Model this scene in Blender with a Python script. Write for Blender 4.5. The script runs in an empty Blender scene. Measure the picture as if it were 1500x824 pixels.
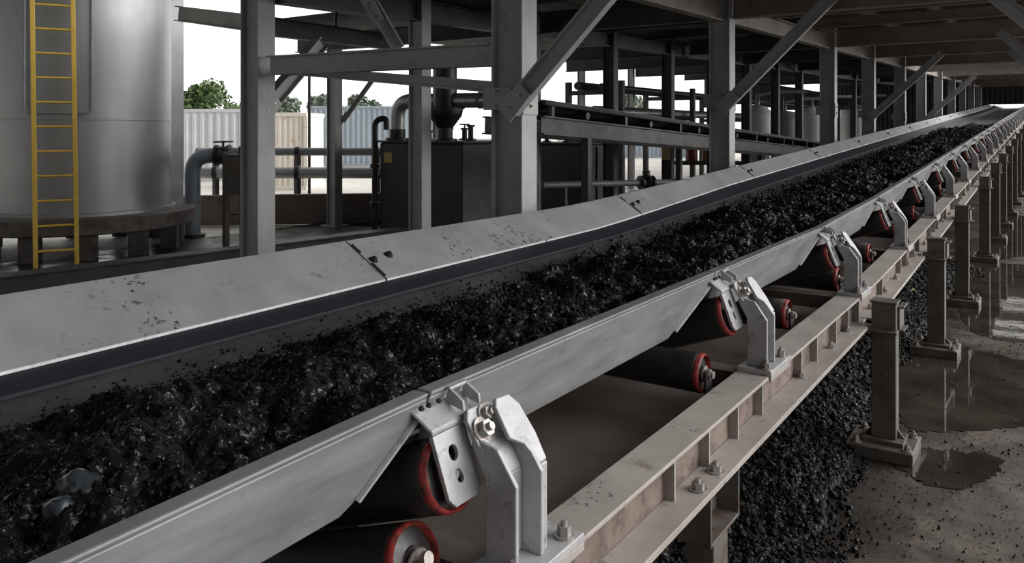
import bpy, bmesh, math, random
import numpy as np
from mathutils import Vector, Matrix

random.seed(7)
rng = np.random.default_rng(7)
scn = bpy.context.scene
C = scn.collection
PI = math.pi

# ------------------------------------------------------------------ camera frame
F = 1170.0; H0 = 190.0; CAMH = 1.9
TH = math.atan(793.0 / F); CT, ST = math.cos(TH), math.sin(TH)

def bp(px, py, Z):
    """world point seen at a pixel, at depth Z (used once, to measure where things stand)"""
    X = (px - 750.0) / F * Z
    h = (H0 - py) / F * Z
    return Vector((X * CT - Z * ST, X * ST + Z * CT, CAMH + h))

def fl(px, py):
    return bp(px, py, F * CAMH / (py - H0)).xy

def rise(y):
    t = max(0.0, y - 5.2)
    return 0.0425 * (math.sqrt(t * t + 0.25) - 0.5) if t > 0 else 0.0

def zc(y, h):          # conveyor height: h below eye level, lifted by the incline
    return CAMH - h + rise(y)

# ------------------------------------------------------------------ node materials
def new_mat(name):
    m = bpy.data.materials.new(name); m.use_nodes = True
    nt = m.node_tree; nt.nodes.clear()
    out = nt.nodes.new('ShaderNodeOutputMaterial')
    b = nt.nodes.new('ShaderNodeBsdfPrincipled')
    nt.links.new(b.outputs[0], out.inputs[0])
    return m, nt, b

def nd(nt, t, **kw):
    n = nt.nodes.new(t)
    for k, v in kw.items():
        if k in n.inputs: n.inputs[k].default_value = v
        else: setattr(n, k, v)
    return n

def coords(nt, world=False, rnd=True):
    tc = nd(nt, 'ShaderNodeTexCoord')
    if world:
        g = nd(nt, 'ShaderNodeNewGeometry'); return g.outputs['Position']
    if not rnd: return tc.outputs['Object']
    oi = nd(nt, 'ShaderNodeObjectInfo')
    mul = nd(nt, 'ShaderNodeMath', operation='MULTIPLY'); mul.inputs[1].default_value = 37.0
    nt.links.new(oi.outputs['Random'], mul.inputs[0])
    add = nd(nt, 'ShaderNodeVectorMath', operation='ADD')
    nt.links.new(tc.outputs['Object'], add.inputs[0]); nt.links.new(mul.outputs[0], add.inputs[1])
    return add.outputs[0]

def noise(nt, co, scale, detail=5, rough=0.6, stretch=None):
    if stretch:
        mp = nd(nt, 'ShaderNodeMapping'); mp.inputs['Scale'].default_value = stretch
        nt.links.new(co, mp.inputs[0]); co = mp.outputs[0]
    n = nd(nt, 'ShaderNodeTexNoise'); n.inputs['Scale'].default_value = scale
    n.inputs['Detail'].default_value = detail; n.inputs['Roughness'].default_value = rough
    nt.links.new(co, n.inputs['Vector'])
    return n.outputs[0]

def ramp(nt, v, p0, p1, c0=(0, 0, 0, 1), c1=(1, 1, 1, 1)):
    r = nd(nt, 'ShaderNodeValToRGB')
    r.color_ramp.elements[0].position = p0; r.color_ramp.elements[1].position = p1
    r.color_ramp.elements[0].color = c0; r.color_ramp.elements[1].color = c1
    nt.links.new(v, r.inputs[0]); return r.outputs[0]

def mix(nt, fac, a, b):
    m = nd(nt, 'ShaderNodeMix', data_type='RGBA')
    for s, v in ((0, fac), (6, a), (7, b)):
        if hasattr(v, 'is_output'): nt.links.new(v, m.inputs[s])
        else: m.inputs[s].default_value = v if s == 0 else (*v[:3], 1)
    return m.outputs[2]

def mathn(nt, op, a, b=None):
    m = nd(nt, 'ShaderNodeMath', operation=op)
    for i, v in enumerate((a, b)):
        if v is None: continue
        if hasattr(v, 'is_output'): nt.links.new(v, m.inputs[i])
        else: m.inputs[i].default_value = v
    return m.outputs[0]

def bump(nt, b, v, strength=0.2, dist=0.02):
    n = nd(nt, 'ShaderNodeBump'); n.inputs['Strength'].default_value = strength
    n.inputs['Distance'].default_value = dist
    nt.links.new(v, n.inputs['Height']); nt.links.new(n.outputs[0], b.inputs['Normal'])

def dirty(name, c1, c2, rough=(0.4, 0.6), metal=0.0, grime=(0.05, 0.035, 0.028), grime_at=(0.58, 0.72),
          scale=5.0, speck=None, bumpk=0.08, world=False, stretch=None, spec=0.5):
    m, nt, b = new_mat(name)
    co = coords(nt, world)
    base = mix(nt, ramp(nt, noise(nt, co, scale, 6, 0.62, stretch), 0.32, 0.68), c1, c2)
    gm = ramp(nt, noise(nt, co, scale * 1.9 + 1.3, 9, 0.7), grime_at[0], grime_at[1])
    base = mix(nt, gm, base, grime)
    if speck:
        big = ramp(nt, noise(nt, co, speck[0], 3, 0.5), speck[2], speck[2] + 0.12)
        sm = ramp(nt, noise(nt, co, speck[1], 4, 0.6), 0.58, 0.63)
        base = mix(nt, mathn(nt, 'MULTIPLY', big, sm), base, (0.015, 0.014, 0.014))
    nt.links.new(base, b.inputs['Base Color'])
    rv = ramp(nt, noise(nt, co, scale * 3, 5, 0.6), 0.3, 0.7, (rough[0],) * 3 + (1,), (rough[1],) * 3 + (1,))
    nt.links.new(rv, b.inputs['Roughness'])
    b.inputs['Metallic'].default_value = metal
    b.inputs['Specular IOR Level'].default_value = spec
    bump(nt, b, noise(nt, co, scale * 9, 6, 0.7), bumpk, 0.01)
    return m

M = {}
M['skirt_steel'] = dirty('worn_grey_steel', (0.34, 0.34, 0.347), (0.47, 0.47, 0.48), (0.38, 0.55), 0.2, (0.17, 0.16, 0.155), (0.60, 0.80), 3.0, speck=(2.4, 34, 0.50))
M['skirt_outer'] = dirty('scuffed_grey_steel', (0.17, 0.17, 0.17), (0.28, 0.28, 0.28), (0.35, 0.5), 0.3, (0.13, 0.125, 0.12), (0.6, 0.8), 3.0, stretch=(1, 1, 6))
M['bracket_steel'] = dirty('galvanised_bracket_steel', (0.30, 0.30, 0.307), (0.43, 0.43, 0.44), (0.35, 0.5), 0.15, (0.12, 0.11, 0.105), (0.56, 0.72), 11.0)
M['rail_paint'] = dirty('dusty_beige_paint', (0.27, 0.242, 0.222), (0.38, 0.347, 0.322), (0.42, 0.6), 0.05, (0.13, 0.09, 0.07), (0.60, 0.75), 4.0, speck=(5, 45, 0.55))
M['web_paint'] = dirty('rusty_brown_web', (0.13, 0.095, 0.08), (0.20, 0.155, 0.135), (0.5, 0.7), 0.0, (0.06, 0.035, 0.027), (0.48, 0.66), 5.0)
M['soot'] = dirty('black_soot_steel', (0.012, 0.012, 0.012), (0.024, 0.023, 0.022), (0.5, 0.7), 0.0, (0.04, 0.032, 0.028), (0.62, 0.8), 3.0)
M['leg_paint'] = dirty('muddy_grey_paint', (0.085, 0.074, 0.066), (0.130, 0.116, 0.105), (0.4, 0.6), 0.05, (0.07, 0.042, 0.03), (0.50, 0.68), 5.0)
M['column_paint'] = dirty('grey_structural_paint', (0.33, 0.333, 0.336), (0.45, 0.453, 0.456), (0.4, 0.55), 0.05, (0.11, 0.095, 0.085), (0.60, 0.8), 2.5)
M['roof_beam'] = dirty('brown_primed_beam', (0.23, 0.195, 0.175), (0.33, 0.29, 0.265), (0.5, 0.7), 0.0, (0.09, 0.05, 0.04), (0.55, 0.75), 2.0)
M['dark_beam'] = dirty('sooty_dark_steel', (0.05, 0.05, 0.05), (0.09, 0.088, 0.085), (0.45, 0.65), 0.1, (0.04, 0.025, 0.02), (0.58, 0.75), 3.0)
M['deck'] = dirty('sooty_roof_deck', (0.05, 0.047, 0.045), (0.09, 0.083, 0.078), (0.7, 0.9), 0.0, (0.03, 0.025, 0.022), (0.55, 0.8), 1.2)
M['tank_steel'] = dirty('brushed_tank_steel', (0.27, 0.275, 0.28), (0.36, 0.365, 0.37), (0.38, 0.46), 0.6, (0.24, 0.235, 0.23), (0.60, 0.9), 1.5, bumpk=0.004, stretch=(1, 1, 0.15))
M['plinth'] = dirty('stained_plinth', (0.075, 0.065, 0.06), (0.13, 0.115, 0.105), (0.6, 0.8), 0.0, (0.035, 0.028, 0.025), (0.5, 0.7), 3.0)
M['yellow'] = dirty('yellow_ladder_paint', (0.62, 0.40, 0.05), (0.72, 0.48, 0.08), (0.4, 0.55), 0.0, (0.25, 0.13, 0.04), (0.62, 0.75), 8.0)
M['red'] = dirty('worn_red_plastic', (0.24, 0.024, 0.020), (0.32, 0.040, 0.034), (0.3, 0.45), 0.0, (0.05, 0.018, 0.016), (0.44, 0.62), 18.0)
M['roller_rubber'] = dirty('black_roller_shell', (0.018, 0.017, 0.017), (0.035, 0.033, 0.032), (0.35, 0.55), 0.1, (0.05, 0.045, 0.04), (0.55, 0.75), 6.0)
M['dark_metal'] = dirty('dark_oiled_metal', (0.03, 0.03, 0.03), (0.07, 0.068, 0.066), (0.3, 0.5), 0.6, (0.03, 0.02, 0.017), (0.58, 0.7), 12.0)
M['bolt'] = dirty('worn_bolt_steel', (0.30, 0.28, 0.27), (0.42, 0.40, 0.385), (0.3, 0.45), 0.6, (0.12, 0.07, 0.05), (0.55, 0.7), 25.0)
M['rubber_strip'] = dirty('purple_black_rubber', (0.022, 0.020, 0.030), (0.032, 0.029, 0.042), (0.4, 0.5), 0.0, (0.02, 0.02, 0.02), (0.6, 0.8), 5.0)
M['deck_plate'] = dirty('brown_dusty_plate', (0.10, 0.083, 0.075), (0.15, 0.125, 0.112), (0.5, 0.65), 0.0, (0.06, 0.05, 0.045), (0.55, 0.75), 2.5)
M['pipe_grey'] = dirty('grey_pipe_paint', (0.20, 0.215, 0.23), (0.28, 0.295, 0.31), (0.35, 0.5), 0.1, (0.12, 0.10, 0.09), (0.6, 0.75), 4.0)
M['pipe_blue'] = dirty('blue_grey_pipe_paint', (0.17, 0.20, 0.235), (0.23, 0.26, 0.30), (0.4, 0.5), 0.1, (0.12, 0.10, 0.09), (0.62, 0.78), 4.0)
M['pipe_clad'] = dirty('pipe_cladding', (0.40, 0.40, 0.40), (0.5, 0.5, 0.5), (0.3, 0.45), 0.5, (0.2, 0.18, 0.17), (0.6, 0.8), 3.0)
M['box_dark'] = dirty('sooty_box_paint', (0.045, 0.045, 0.047), (0.075, 0.074, 0.075), (0.4, 0.55), 0.1, (0.05, 0.035, 0.03), (0.56, 0.75), 2.5)
M['concrete_wall'] = dirty('brown_stained_concrete', (0.12, 0.10, 0.09), (0.20, 0.17, 0.15), (0.7, 0.9), 0.0, (0.07, 0.05, 0.042), (0.55, 0.75), 2.5)
M['container_white'] = dirty('white_container_paint', (0.62, 0.63, 0.66), (0.70, 0.71, 0.74), (0.5, 0.6), 0.0, (0.3, 0.27, 0.25), (0.62, 0.8), 1.5)
M['container_cream'] = dirty('cream_container_paint', (0.82, 0.76, 0.68), (0.90, 0.85, 0.78), (0.5, 0.6), 0.0, (0.55, 0.32, 0.16), (0.58, 0.72), 1.4)
M['shed_blue'] = dirty('blue_grey_sheeting', (0.34, 0.40, 0.46), (0.40, 0.46, 0.52), (0.5, 0.6), 0.0, (0.14, 0.17, 0.2), (0.62, 0.8), 0.8)
M['yard'] = dirty('pale_yard_concrete', (0.55, 0.53, 0.49), (0.68, 0.66, 0.61), (0.6, 0.8), 0.0, (0.2, 0.2, 0.15), (0.55, 0.75), 0.4, world=True)
M['sign_yellow'] = dirty('yellow_sign_plate', (0.55, 0.42, 0.12), (0.62, 0.48, 0.16), (0.4, 0.5), 0.0, (0.3, 0.2, 0.08), (0.6, 0.8), 9.0)
M['sign_pale'] = dirty('pale_sign_plate', (0.5, 0.46, 0.33), (0.56, 0.52, 0.4), (0.4, 0.5), 0.0, (0.3, 0.2, 0.08), (0.65, 0.8), 9.0)
M['orange'] = dirty('orange_drum_paint', (0.65, 0.25, 0.05), (0.75, 0.33, 0.08), (0.4, 0.5), 0.0, (0.3, 0.15, 0.06), (0.62, 0.8), 5.0)
M['bark'] = dirty('tree_bark', (0.07, 0.055, 0.04), (0.11, 0.09, 0.07), (0.8, 0.9), 0.0, (0.04, 0.03, 0.025), (0.55, 0.75), 3.0)
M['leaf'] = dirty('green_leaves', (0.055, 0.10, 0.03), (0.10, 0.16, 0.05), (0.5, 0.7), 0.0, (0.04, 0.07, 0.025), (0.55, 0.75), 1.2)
M['leaf_far'] = dirty('hazy_grey_green_leaves', (0.13, 0.17, 0.13), (0.18, 0.22, 0.17), (0.6, 0.8), 0.0, (0.1, 0.13, 0.1), (0.55, 0.75), 0.8)  # distance haze mixed into the leaf colour

# coal
m, nt, b = new_mat('wet_coal'); co = coords(nt, rnd=False)
nt.links.new(mix(nt, ramp(nt, noise(nt, co, 14, 6), 0.35, 0.7), (0.003, 0.003, 0.0031), (0.010, 0.010, 0.0103)), b.inputs['Base Color'])
rv = ramp(nt, noise(nt, co, 75, 4, 0.65), 0.50, 0.62, (0.70,) * 3 + (1,), (0.12,) * 3 + (1,))
nt.links.new(rv, b.inputs['Roughness'])
nt.links.new(ramp(nt, noise(nt, co, 75, 4, 0.65), 0.50, 0.60, (0.13,) * 3 + (1,), (0.62,) * 3 + (1,)), b.inputs['Specular IOR Level'])
bump(nt, b, noise(nt, co, 160, 4, 0.6), 0.35, 0.006); M['coal'] = m

m2 = M['coal'].copy(); m2.name = 'damp_spilled_coal'
for nn in m2.node_tree.nodes:
    if nn.type == 'VALTORGB' and abs(nn.color_ramp.elements[0].color[0] - .70) < .02:
        nn.color_ramp.elements[0].position = .52; nn.color_ramp.elements[1].position = .68; nn.color_ramp.elements[0].color = (.8,) * 3 + (1,); nn.color_ramp.elements[1].color = (.18,) * 3 + (1,)
M['coal_dull'] = m2
# belt rubber with a fine diamond tread
m, nt, b = new_mat('belt_rubber'); co = coords(nt, rnd=False)
mp = nd(nt, 'ShaderNodeMapping'); mp.inputs['Rotation'].default_value = (0, 0, PI / 4); mp.inputs['Scale'].default_value = (1, 1, 0.001)
nt.links.new(co, mp.inputs[0])
ch = nd(nt, 'ShaderNodeTexChecker'); ch.inputs['Scale'].default_value = 95
nt.links.new(mp.outputs[0], ch.inputs[0])
nt.links.new(mix(nt, ramp(nt, noise(nt, co, 5, 6), 0.35, 0.7), (0.045, 0.0445, 0.044), (0.085, 0.083, 0.081)), b.inputs['Base Color'])
b.inputs['Roughness'].default_value = 0.33
bump(nt, b, ch.outputs[1], 0.8, 0.008); M['belt'] = m

# floor
m, nt, b = new_mat('wet_dirty_concrete'); co = coords(nt, world=True)
big = ramp(nt, noise(nt, co, 0.75, 5, 0.6), 0.42, 0.62)
c = mix(nt, big, (0.028, 0.020, 0.0155), (0.070, 0.054, 0.042))
c = mix(nt, ramp(nt, noise(nt, co, 3.2, 8, 0.7), 0.45, 0.62), c, (0.128, 0.102, 0.079))
c = mix(nt, ramp(nt, noise(nt, co, 28, 5, 0.7), 0.55, 0.66), c, (0.028, 0.024, 0.022))
# coal dust trodden in along the conveyor
sx = nd(nt, 'ShaderNodeSeparateXYZ'); nt.links.new(co, sx.inputs[0])
st_ = mathn(nt, 'ADD', sx.outputs[0], mathn(nt, 'MULTIPLY', noise(nt, co, 1.6, 7, 0.65), 1.3))
st_ = mathn(nt, 'ADD', mathn(nt, 'MULTIPLY', st_, 0.8), 0.5)
c = mix(nt, ramp(nt, st_, 0.34, 0.66, (0.85, 0.85, 0.85, 1), (0, 0, 0, 1)), c, (0.022, 0.0165, 0.014))
nt.links.new(c, b.inputs['Base Color'])
nt.links.new(ramp(nt, noise(nt, co, 1.1, 5, 0.6), 0.38, 0.62, (0.16,) * 3 + (1,), (0.62,) * 3 + (1,)), b.inputs['Roughness'])
bump(nt, b, noise(nt, co, 40, 8, 0.75), 0.5, 0.012); M['floor'] = m

m, nt, b = new_mat('standing_water'); co = coords(nt, world=True)
nt.links.new(mix(nt, ramp(nt, noise(nt, co, 2.2, 6), 0.4, 0.65), (0.030, 0.024, 0.020), (0.060, 0.048, 0.040)), b.inputs['Base Color'])
b.inputs['Roughness'].default_value = 0.035; b.inputs['Specular IOR Level'].default_value = 0.5
bump(nt, b, noise(nt, co, 9, 3, 0.5), 0.03, 0.01); M['water'] = m

# ------------------------------------------------------------------ mesh builder
def shade(me, smooth_angle=None):
    if smooth_angle is None: return
    me.polygons.foreach_set('use_smooth', [True] * len(me.polygons))
    try: me.set_sharp_from_angle(angle=math.radians(smooth_angle))
    except Exception: pass

class MB:
    def __init__(s): s.v = []; s.f = []
    def add(s, vs, fs):
        o = len(s.v); s.v += [tuple(p) for p in vs]; s.f += [[i + o for i in f] for f in fs]; return s
    def box(s, x0, x1, y0, y1, z0, z1):
        return s.add([(x, y, z) for z in (z0, z1) for y in (y0, y1) for x in (x0, x1)],
                     [(0, 2, 3, 1), (4, 5, 7, 6), (0, 1, 5, 4), (2, 6, 7, 3), (0, 4, 6, 2), (1, 3, 7, 5)])
    def hexa(s, a, b):      # two quads, corresponding corners
        return s.add(list(a) + list(b), [(3, 2, 1, 0), (4, 5, 6, 7), (0, 1, 5, 4), (1, 2, 6, 5), (2, 3, 7, 6), (3, 0, 4, 7)])
    def prism(s, pts, d):   # 3-D polygon swept by vector d
        n = len(pts); d = Vector(d)
        vs = [Vector(p) for p in pts] + [Vector(p) + d for p in pts]
        return s.add(vs, [list(range(n - 1, -1, -1)), list(range(n, 2 * n))] + [(i, (i + 1) % n, n + (i + 1) % n, n + i) for i in range(n)])
    def frame(s, d):
        d = Vector(d).normalized()
        u = d.cross(Vector((0, 0, 1)) if abs(d.z) < 0.95 else Vector((1, 0, 0))).normalized()
        return d, u, d.cross(u)
    def cyl(s, p, q, r, r2=None, n=20, caps=True):
        return s.lathe(p, Vector(q) - Vector(p), [(r, 0), (r if r2 is None else r2, (Vector(q) - Vector(p)).length)], n, caps)
    def lathe(s, p, d, prof, n=24, caps=True):
        p = Vector(p); d, u, w = s.frame(d); vs = []; fs = []
        for r, t in prof:
            for k in range(n):
                a = 2 * PI * k / n
                vs.append(p + d * t + (u * math.cos(a) + w * math.sin(a)) * r)
        for j in range(len(prof) - 1):
            for k in range(n):
                k2 = (k + 1) % n
                fs.append((j * n + k, j * n + k2, (j + 1) * n + k2, (j + 1) * n + k))
        if caps:
            fs.append(list(range(n - 1, -1, -1))); fs.append([(len(prof) - 1) * n + k for k in range(n)])
        return s.add(vs, fs)
    def tube(s, pts, r, n=10):
        pts = [Vector(p) for p in pts]; vs = []; fs = []; u = None
        for i, p in enumerate(pts):
            t = (pts[min(i + 1, len(pts) - 1)] - pts[max(i - 1, 0)]).normalized()
            if u is None: _, u, _ = s.frame(t)
            u = (u - t * u.dot(t)).normalized(); w = t.cross(u)
            vs += [p + (u * math.cos(2 * PI * k / n) + w * math.sin(2 * PI * k / n)) * r for k in range(n)]
        for j in range(len(pts) - 1):
            for k in range(n):
                k2 = (k + 1) % n; fs.append((j * n + k, j * n + k2, (j + 1) * n + k2, (j + 1) * n + k))
        fs.append(list(range(n - 1, -1, -1))); fs.append([(len(pts) - 1) * n + k for k in range(n)])
        return s.add(vs, fs)
    def bolt(s, p, d, r=0.018, h=0.018, washer=True):
        p = Vector(p); d = Vector(d).normalized()
        if washer: s.cyl(p, p + d * h * 0.25, r * 1.45, n=14)
        s.cyl(p + d * h * 0.25, p + d * h * 1.15, r, r * 0.97, n=6)
        s.cyl(p + d * h * 1.15, p + d * h * 1.7, r * 0.5, r * 0.45, n=10)
        return s
    def ibeam(s, p, q, depth, width, tf=0.018, tw=0.014, up=(0, 0, 1)):
        """I-section between p and q; p, q on the middle of the section"""
        p, q = Vector(p), Vector(q); d = (q - p); u = Vector(up)
        u = (u - d.normalized() * u.dot(d.normalized())).normalized(); w = d.normalized().cross(u)
        def pl(a0, a1, b0, b1):
            s.prism([p + u * a0 + w * b0, p + u * a0 + w * b1, p + u * a1 + w * b1, p + u * a1 + w * b0], d)
        D, W = depth / 2, width / 2
        pl(D - tf, D, -W, W); pl(-D, -D + tf, -W, W); pl(-D + tf, D - tf, -tw / 2, tw / 2)
        return s
    def sweep(s, prof, ys, zfun=zc, closed=True):
        """profile of (x, h) swept along the conveyor"""
        n = len(prof); vs = []; fs = []
        for y in ys: vs += [(x, y, zfun(y, h)) for x, h in prof]
        m_ = n if closed else n - 1
        for j in range(len(ys) - 1):
            for k in range(m_):
                k2 = (k + 1) % n; fs.append((j * n + k, (j + 1) * n + k, (j + 1) * n + k2, j * n + k2))
        if closed:
            fs.append(list(range(n))); fs.append([(len(ys) - 1) * n + k for k in range(n - 1, -1, -1)])
        return s.add(vs, fs)
    def build(s, name, mat, parent=None, bevel=0.0, smooth=None, segs=2, solid=0.0):
        me = bpy.data.meshes.new(name)
        v = np.array(s.v, dtype=float)
        if parent is None:
            org = Vector(((v[:, 0].min() + v[:, 0].max()) / 2, (v[:, 1].min() + v[:, 1].max()) / 2, v[:, 2].min()))
        else:
            org = Vector(ORG[parent.name])
        me.from_pydata([tuple(p) for p in v - np.array(org)], [], s.f)
        bm = bmesh.new(); bm.from_mesh(me); bmesh.ops.recalc_face_normals(bm, faces=bm.faces); bm.to_mesh(me); bm.free()
        me.materials.append(M[mat]); shade(me, smooth)
        o = bpy.data.objects.new(name, me); C.objects.link(o)
        if parent is None: o.location = org
        else: o.parent = parent
        ORG[o.name] = tuple(org)
        if solid:
            md = o.modifiers.new('thickness', 'SOLIDIFY'); md.thickness = solid; md.offset = 0
        if bevel:
            md = o.modifiers.new('edges', 'BEVEL'); md.width = bevel; md.segments = segs
            md.limit_method = 'ANGLE'; md.angle_limit = math.radians(40); md.harden_normals = False
        return o

ORG = {}

def thing(name, label, cat, loc, group=None):
    o = bpy.data.objects.new(name, None); C.objects.link(o); o.location = loc; o.empty_display_size = 0.1
    ORG[o.name] = tuple(loc); return tag(o, label, cat, group)

def tag(o, label, cat, group=None, kind=None):
    o['label'] = label; o['category'] = cat
    if group: o['group'] = group
    o['kind'] = kind or 'thing'
    return o

def structure(o, label=None, cat=None):
    o['kind'] = 'structure'
    if label: o['label'] = label
    if cat: o['category'] = cat
    return o

KIDS = {}
def copy_tree(o, parent=None):
    c = o.copy(); C.objects.link(c)
    if parent is not None: c.parent = parent
    ORG[c.name] = ORG[o.name]
    for ch in list(o.children): copy_tree(ch, c)
    return c

def plate(outline, holes, org, eu, ev, t):
    """flat plate with real holes: 2-D outline/holes placed at org + u*eu + v*ev, thickness t along eu x ev. returns an MB"""
    bm = bmesh.new(); edges = []
    for loop in [outline] + holes:
        vs = [bm.verts.new((u, v, 0)) for u, v in loop]
        edges += [bm.edges.new((vs[i], vs[(i + 1) % len(vs)])) for i in range(len(vs))]
    bmesh.ops.triangle_fill(bm, use_beauty=True, use_dissolve=False, edges=edges)
    geo = bmesh.ops.extrude_face_region(bm, geom=list(bm.faces))
    for e in geo['geom']:
        if isinstance(e, bmesh.types.BMVert): e.co.z += t
    bm.verts.index_update()
    eu, ev = Vector(eu).normalized(), Vector(ev).normalized(); en = eu.cross(ev)
    org = Vector(org)
    mb = MB()
    mb.add([org + eu * v.co.x + ev * v.co.y + en * v.co.z for v in bm.verts], [[v.index for v in f.verts] for f in bm.faces])
    bm.free(); return mb

def slot(cx, cy, w, h, n=8, ang=0.0):
    pts = []
    r = min(w, h) / 2
    for k in range(2 * n):
        a = 2 * PI * k / (2 * n)
        x = math.cos(a) * r + (math.copysign((w - 2 * r) / 2, math.cos(a)) if w > h else 0)
        y = math.sin(a) * r + (math.copysign((h - 2 * r) / 2, math.sin(a)) if h > w else 0)
        pts.append((cx + x * math.cos(ang) - y * math.sin(ang), cy + x * math.sin(ang) + y * math.cos(ang)))
    return pts

ORD = ['first', 'second', 'third', 'fourth', 'fifth', 'sixth', 'seventh', 'eighth', 'ninth', 'tenth', 'eleventh', 'twelfth',
       'thirteenth', 'fourteenth', 'fifteenth', 'sixteenth', 'seventeenth', 'eighteenth', 'nineteenth', 'twentieth',
       'twenty-first', 'twenty-second', 'twenty-third', 'twenty-fourth', 'twenty-fifth', 'twenty-sixth', 'twenty-seventh', 'twenty-eighth',
       'twenty-ninth', 'thirtieth', 'thirty-first', 'thirty-second', 'thirty-third', 'thirty-fourth', 'thirty-fifth', 'thirty-sixth', 'thirty-seventh', 'thirty-eighth']

YEND = 58.5
def yrange(a, b, step):
    n = max(1, int(math.ceil((b - a) / step))); return [a + (b - a) * i / n for i in range(n + 1)]

# ------------------------------------------------------------------ the setting
mb = MB(); mb.box(-12.4, 30, -12, 75, -0.15, 0.0)
structure(mb.build('floor', 'floor'), 'wet dirty brown concrete floor', 'floor')
mb = MB(); mb.box(-140, -12.4, -40, 160, -0.17, -0.02)
structure(mb.build('yard_ground', 'yard'), 'pale concrete yard outside the open building', 'ground')

ROOF_SLOPE = 0.024
def zr(y, h): return CAMH + h + ROOF_SLOPE * (y - 10.3)

def slab(mb, x0, x1, y0, y1, h0, h1):
    mb.hexa([(x0, y0, zr(y0, h0)), (x1, y0, zr(y0, h0)), (x1, y1, zr(y1, h0)), (x0, y1, zr(y1, h0))],
            [(x0, y0, zr(y0, h1)), (x1, y0, zr(y0, h1)), (x1, y1, zr(y1, h1)), (x0, y1, zr(y1, h1))])
mb = MB()
slab(mb, -9.2, 0.95, -16, 27.5, 1.95, 2.03)  # extended unseen behind the camera to block sky light from there
slab(mb, -9.2, -4.2, 27.5, 30.5, 1.95, 2.03)
slab(mb, -12.3, -9.2, 9.6, 30.5, 1.95, 2.03)
slab(mb, -12.3, -4.2, 30.5, 60, 1.95, 2.03)
slab(mb, -4.2, 0.95, 37.0, 60, 1.95, 2.03)
slab(mb, -16.5, -9.0, 1.0, 9.5, 3.25, 3.33)  # unseen canopy added above the tank to darken it
structure(mb.build('ceiling', 'deck'), 'sooty dark roof deck over the conveyor, plus an added canopy above the tank', 'ceiling')

mb = MB()
zb_ = zc(57.6, .60) + .02
for xa, xb, z0_, z1_ in ((-12.4, -3.3, 0, zr(57.6, 1.94)), (-.9, 3.0, 0, zr(57.6, 1.94)), (-3.3, -.9, zb_ - .05, zr(57.6, 1.94))):
    n = int((xb - xa) / .25); prof_ = []
    for k in range(n):
        x0 = xa + (xb - xa) * k / n; s_ = (xb - xa) / n
        prof_ += [(x0, 57.6), (x0 + s_ * .4, 57.6), (x0 + s_ * .5, 57.53), (x0 + s_ * .9, 57.53)]
    prof_ += [(xb, 57.6), (xb, 57.8), (xa, 57.8)]
    mb.prism([(x, y, z0_) for x, y in prof_], (0, 0, z1_ - z0_))
structure(mb.build('wall_far', 'deck'), 'dark ribbed wall closing the far end of the shed', 'wall')
mb = MB(); prof_ = []; n = 90
for k in range(n):
    y0 = 33.0 + 24.4 * k / n; s_ = 24.4 / n
    prof_ += [(-12.3, y0), (-12.3, y0 + s_ * .4), (-12.24, y0 + s_ * .5), (-12.24, y0 + s_ * .9)]
prof_ += [(-12.3, 57.4), (-12.4, 57.4), (-12.4, 33.0)]
mb.prism([(x, y, CAMH + 1.35) for x, y in prof_], (0, 0, 1.05))
structure(mb.build('wall_left', 'deck'), 'dark ribbed cladding along the upper left side of the far shed', 'wall')

# ------------------------------------------------------------------ conveyor: belt, coal
AC = 2.13
belt_prof_top = [(-1.20, .690), (-1.68, .868), (-1.76, .886), (-2.50, .886), (-2.58, .868), (-3.06, .690)]
prof = belt_prof_top + [(x, h + 0.014) for x, h in reversed(belt_prof_top)]
mb = MB(); mb.sweep(prof, yrange(-1.2, YEND, 0.6))
o = mb.build('conveyor_belt', 'belt', smooth=30)
tag(o, 'black troughed rubber conveyor belt carrying the coal, its textured edge bare on the left', 'conveyor belt')

def hash2(i, j, k):
    n = (i * 374761393 + j * 668265263 + k * 2147483647 * 3) & 0xffffffff
    n = ((n ^ (n >> 13)) * 1274126177) & 0xffffffff
    return ((n ^ (n >> 16)) & 0xffff) / 65535.0

def vnoise(x, y, s, k):
    x = x / s; y = y / s; i = np.floor(x).astype(np.int64); j = np.floor(y).astype(np.int64)
    fx, fy = x - i, y - j; fx = fx * fx * (3 - 2 * fx); fy = fy * fy * (3 - 2 * fy)
    return (hash2(i, j, k) * (1 - fx) + hash2(i + 1, j, k) * fx) * (1 - fy) + (hash2(i, j + 1, k) * (1 - fx) + hash2(i + 1, j + 1, k) * fx) * fy

def lumps(x, y, s, k):
    x = x / s; y = y / s; i = np.floor(x).astype(np.int64); j = np.floor(y).astype(np.int64)
    best = np.zeros(x.shape)
    for di in (-1, 0, 1):
        for dj in (-1, 0, 1):
            cx = i + di + hash2(i + di, j + dj, k); cy = j + dj + hash2(i + di, j + dj, k + 5)
            best = np.maximum(best, 0.35 + 0.65 * hash2(i + di, j + dj, k + 9) - 1.25 * ((cx - x) ** 2 + (cy - y) ** 2))
    return best * s

def belt_h(x):
    return np.interp(x, [p[0] for p in reversed(belt_prof_top)], [p[1] for p in reversed(belt_prof_top)])

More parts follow.
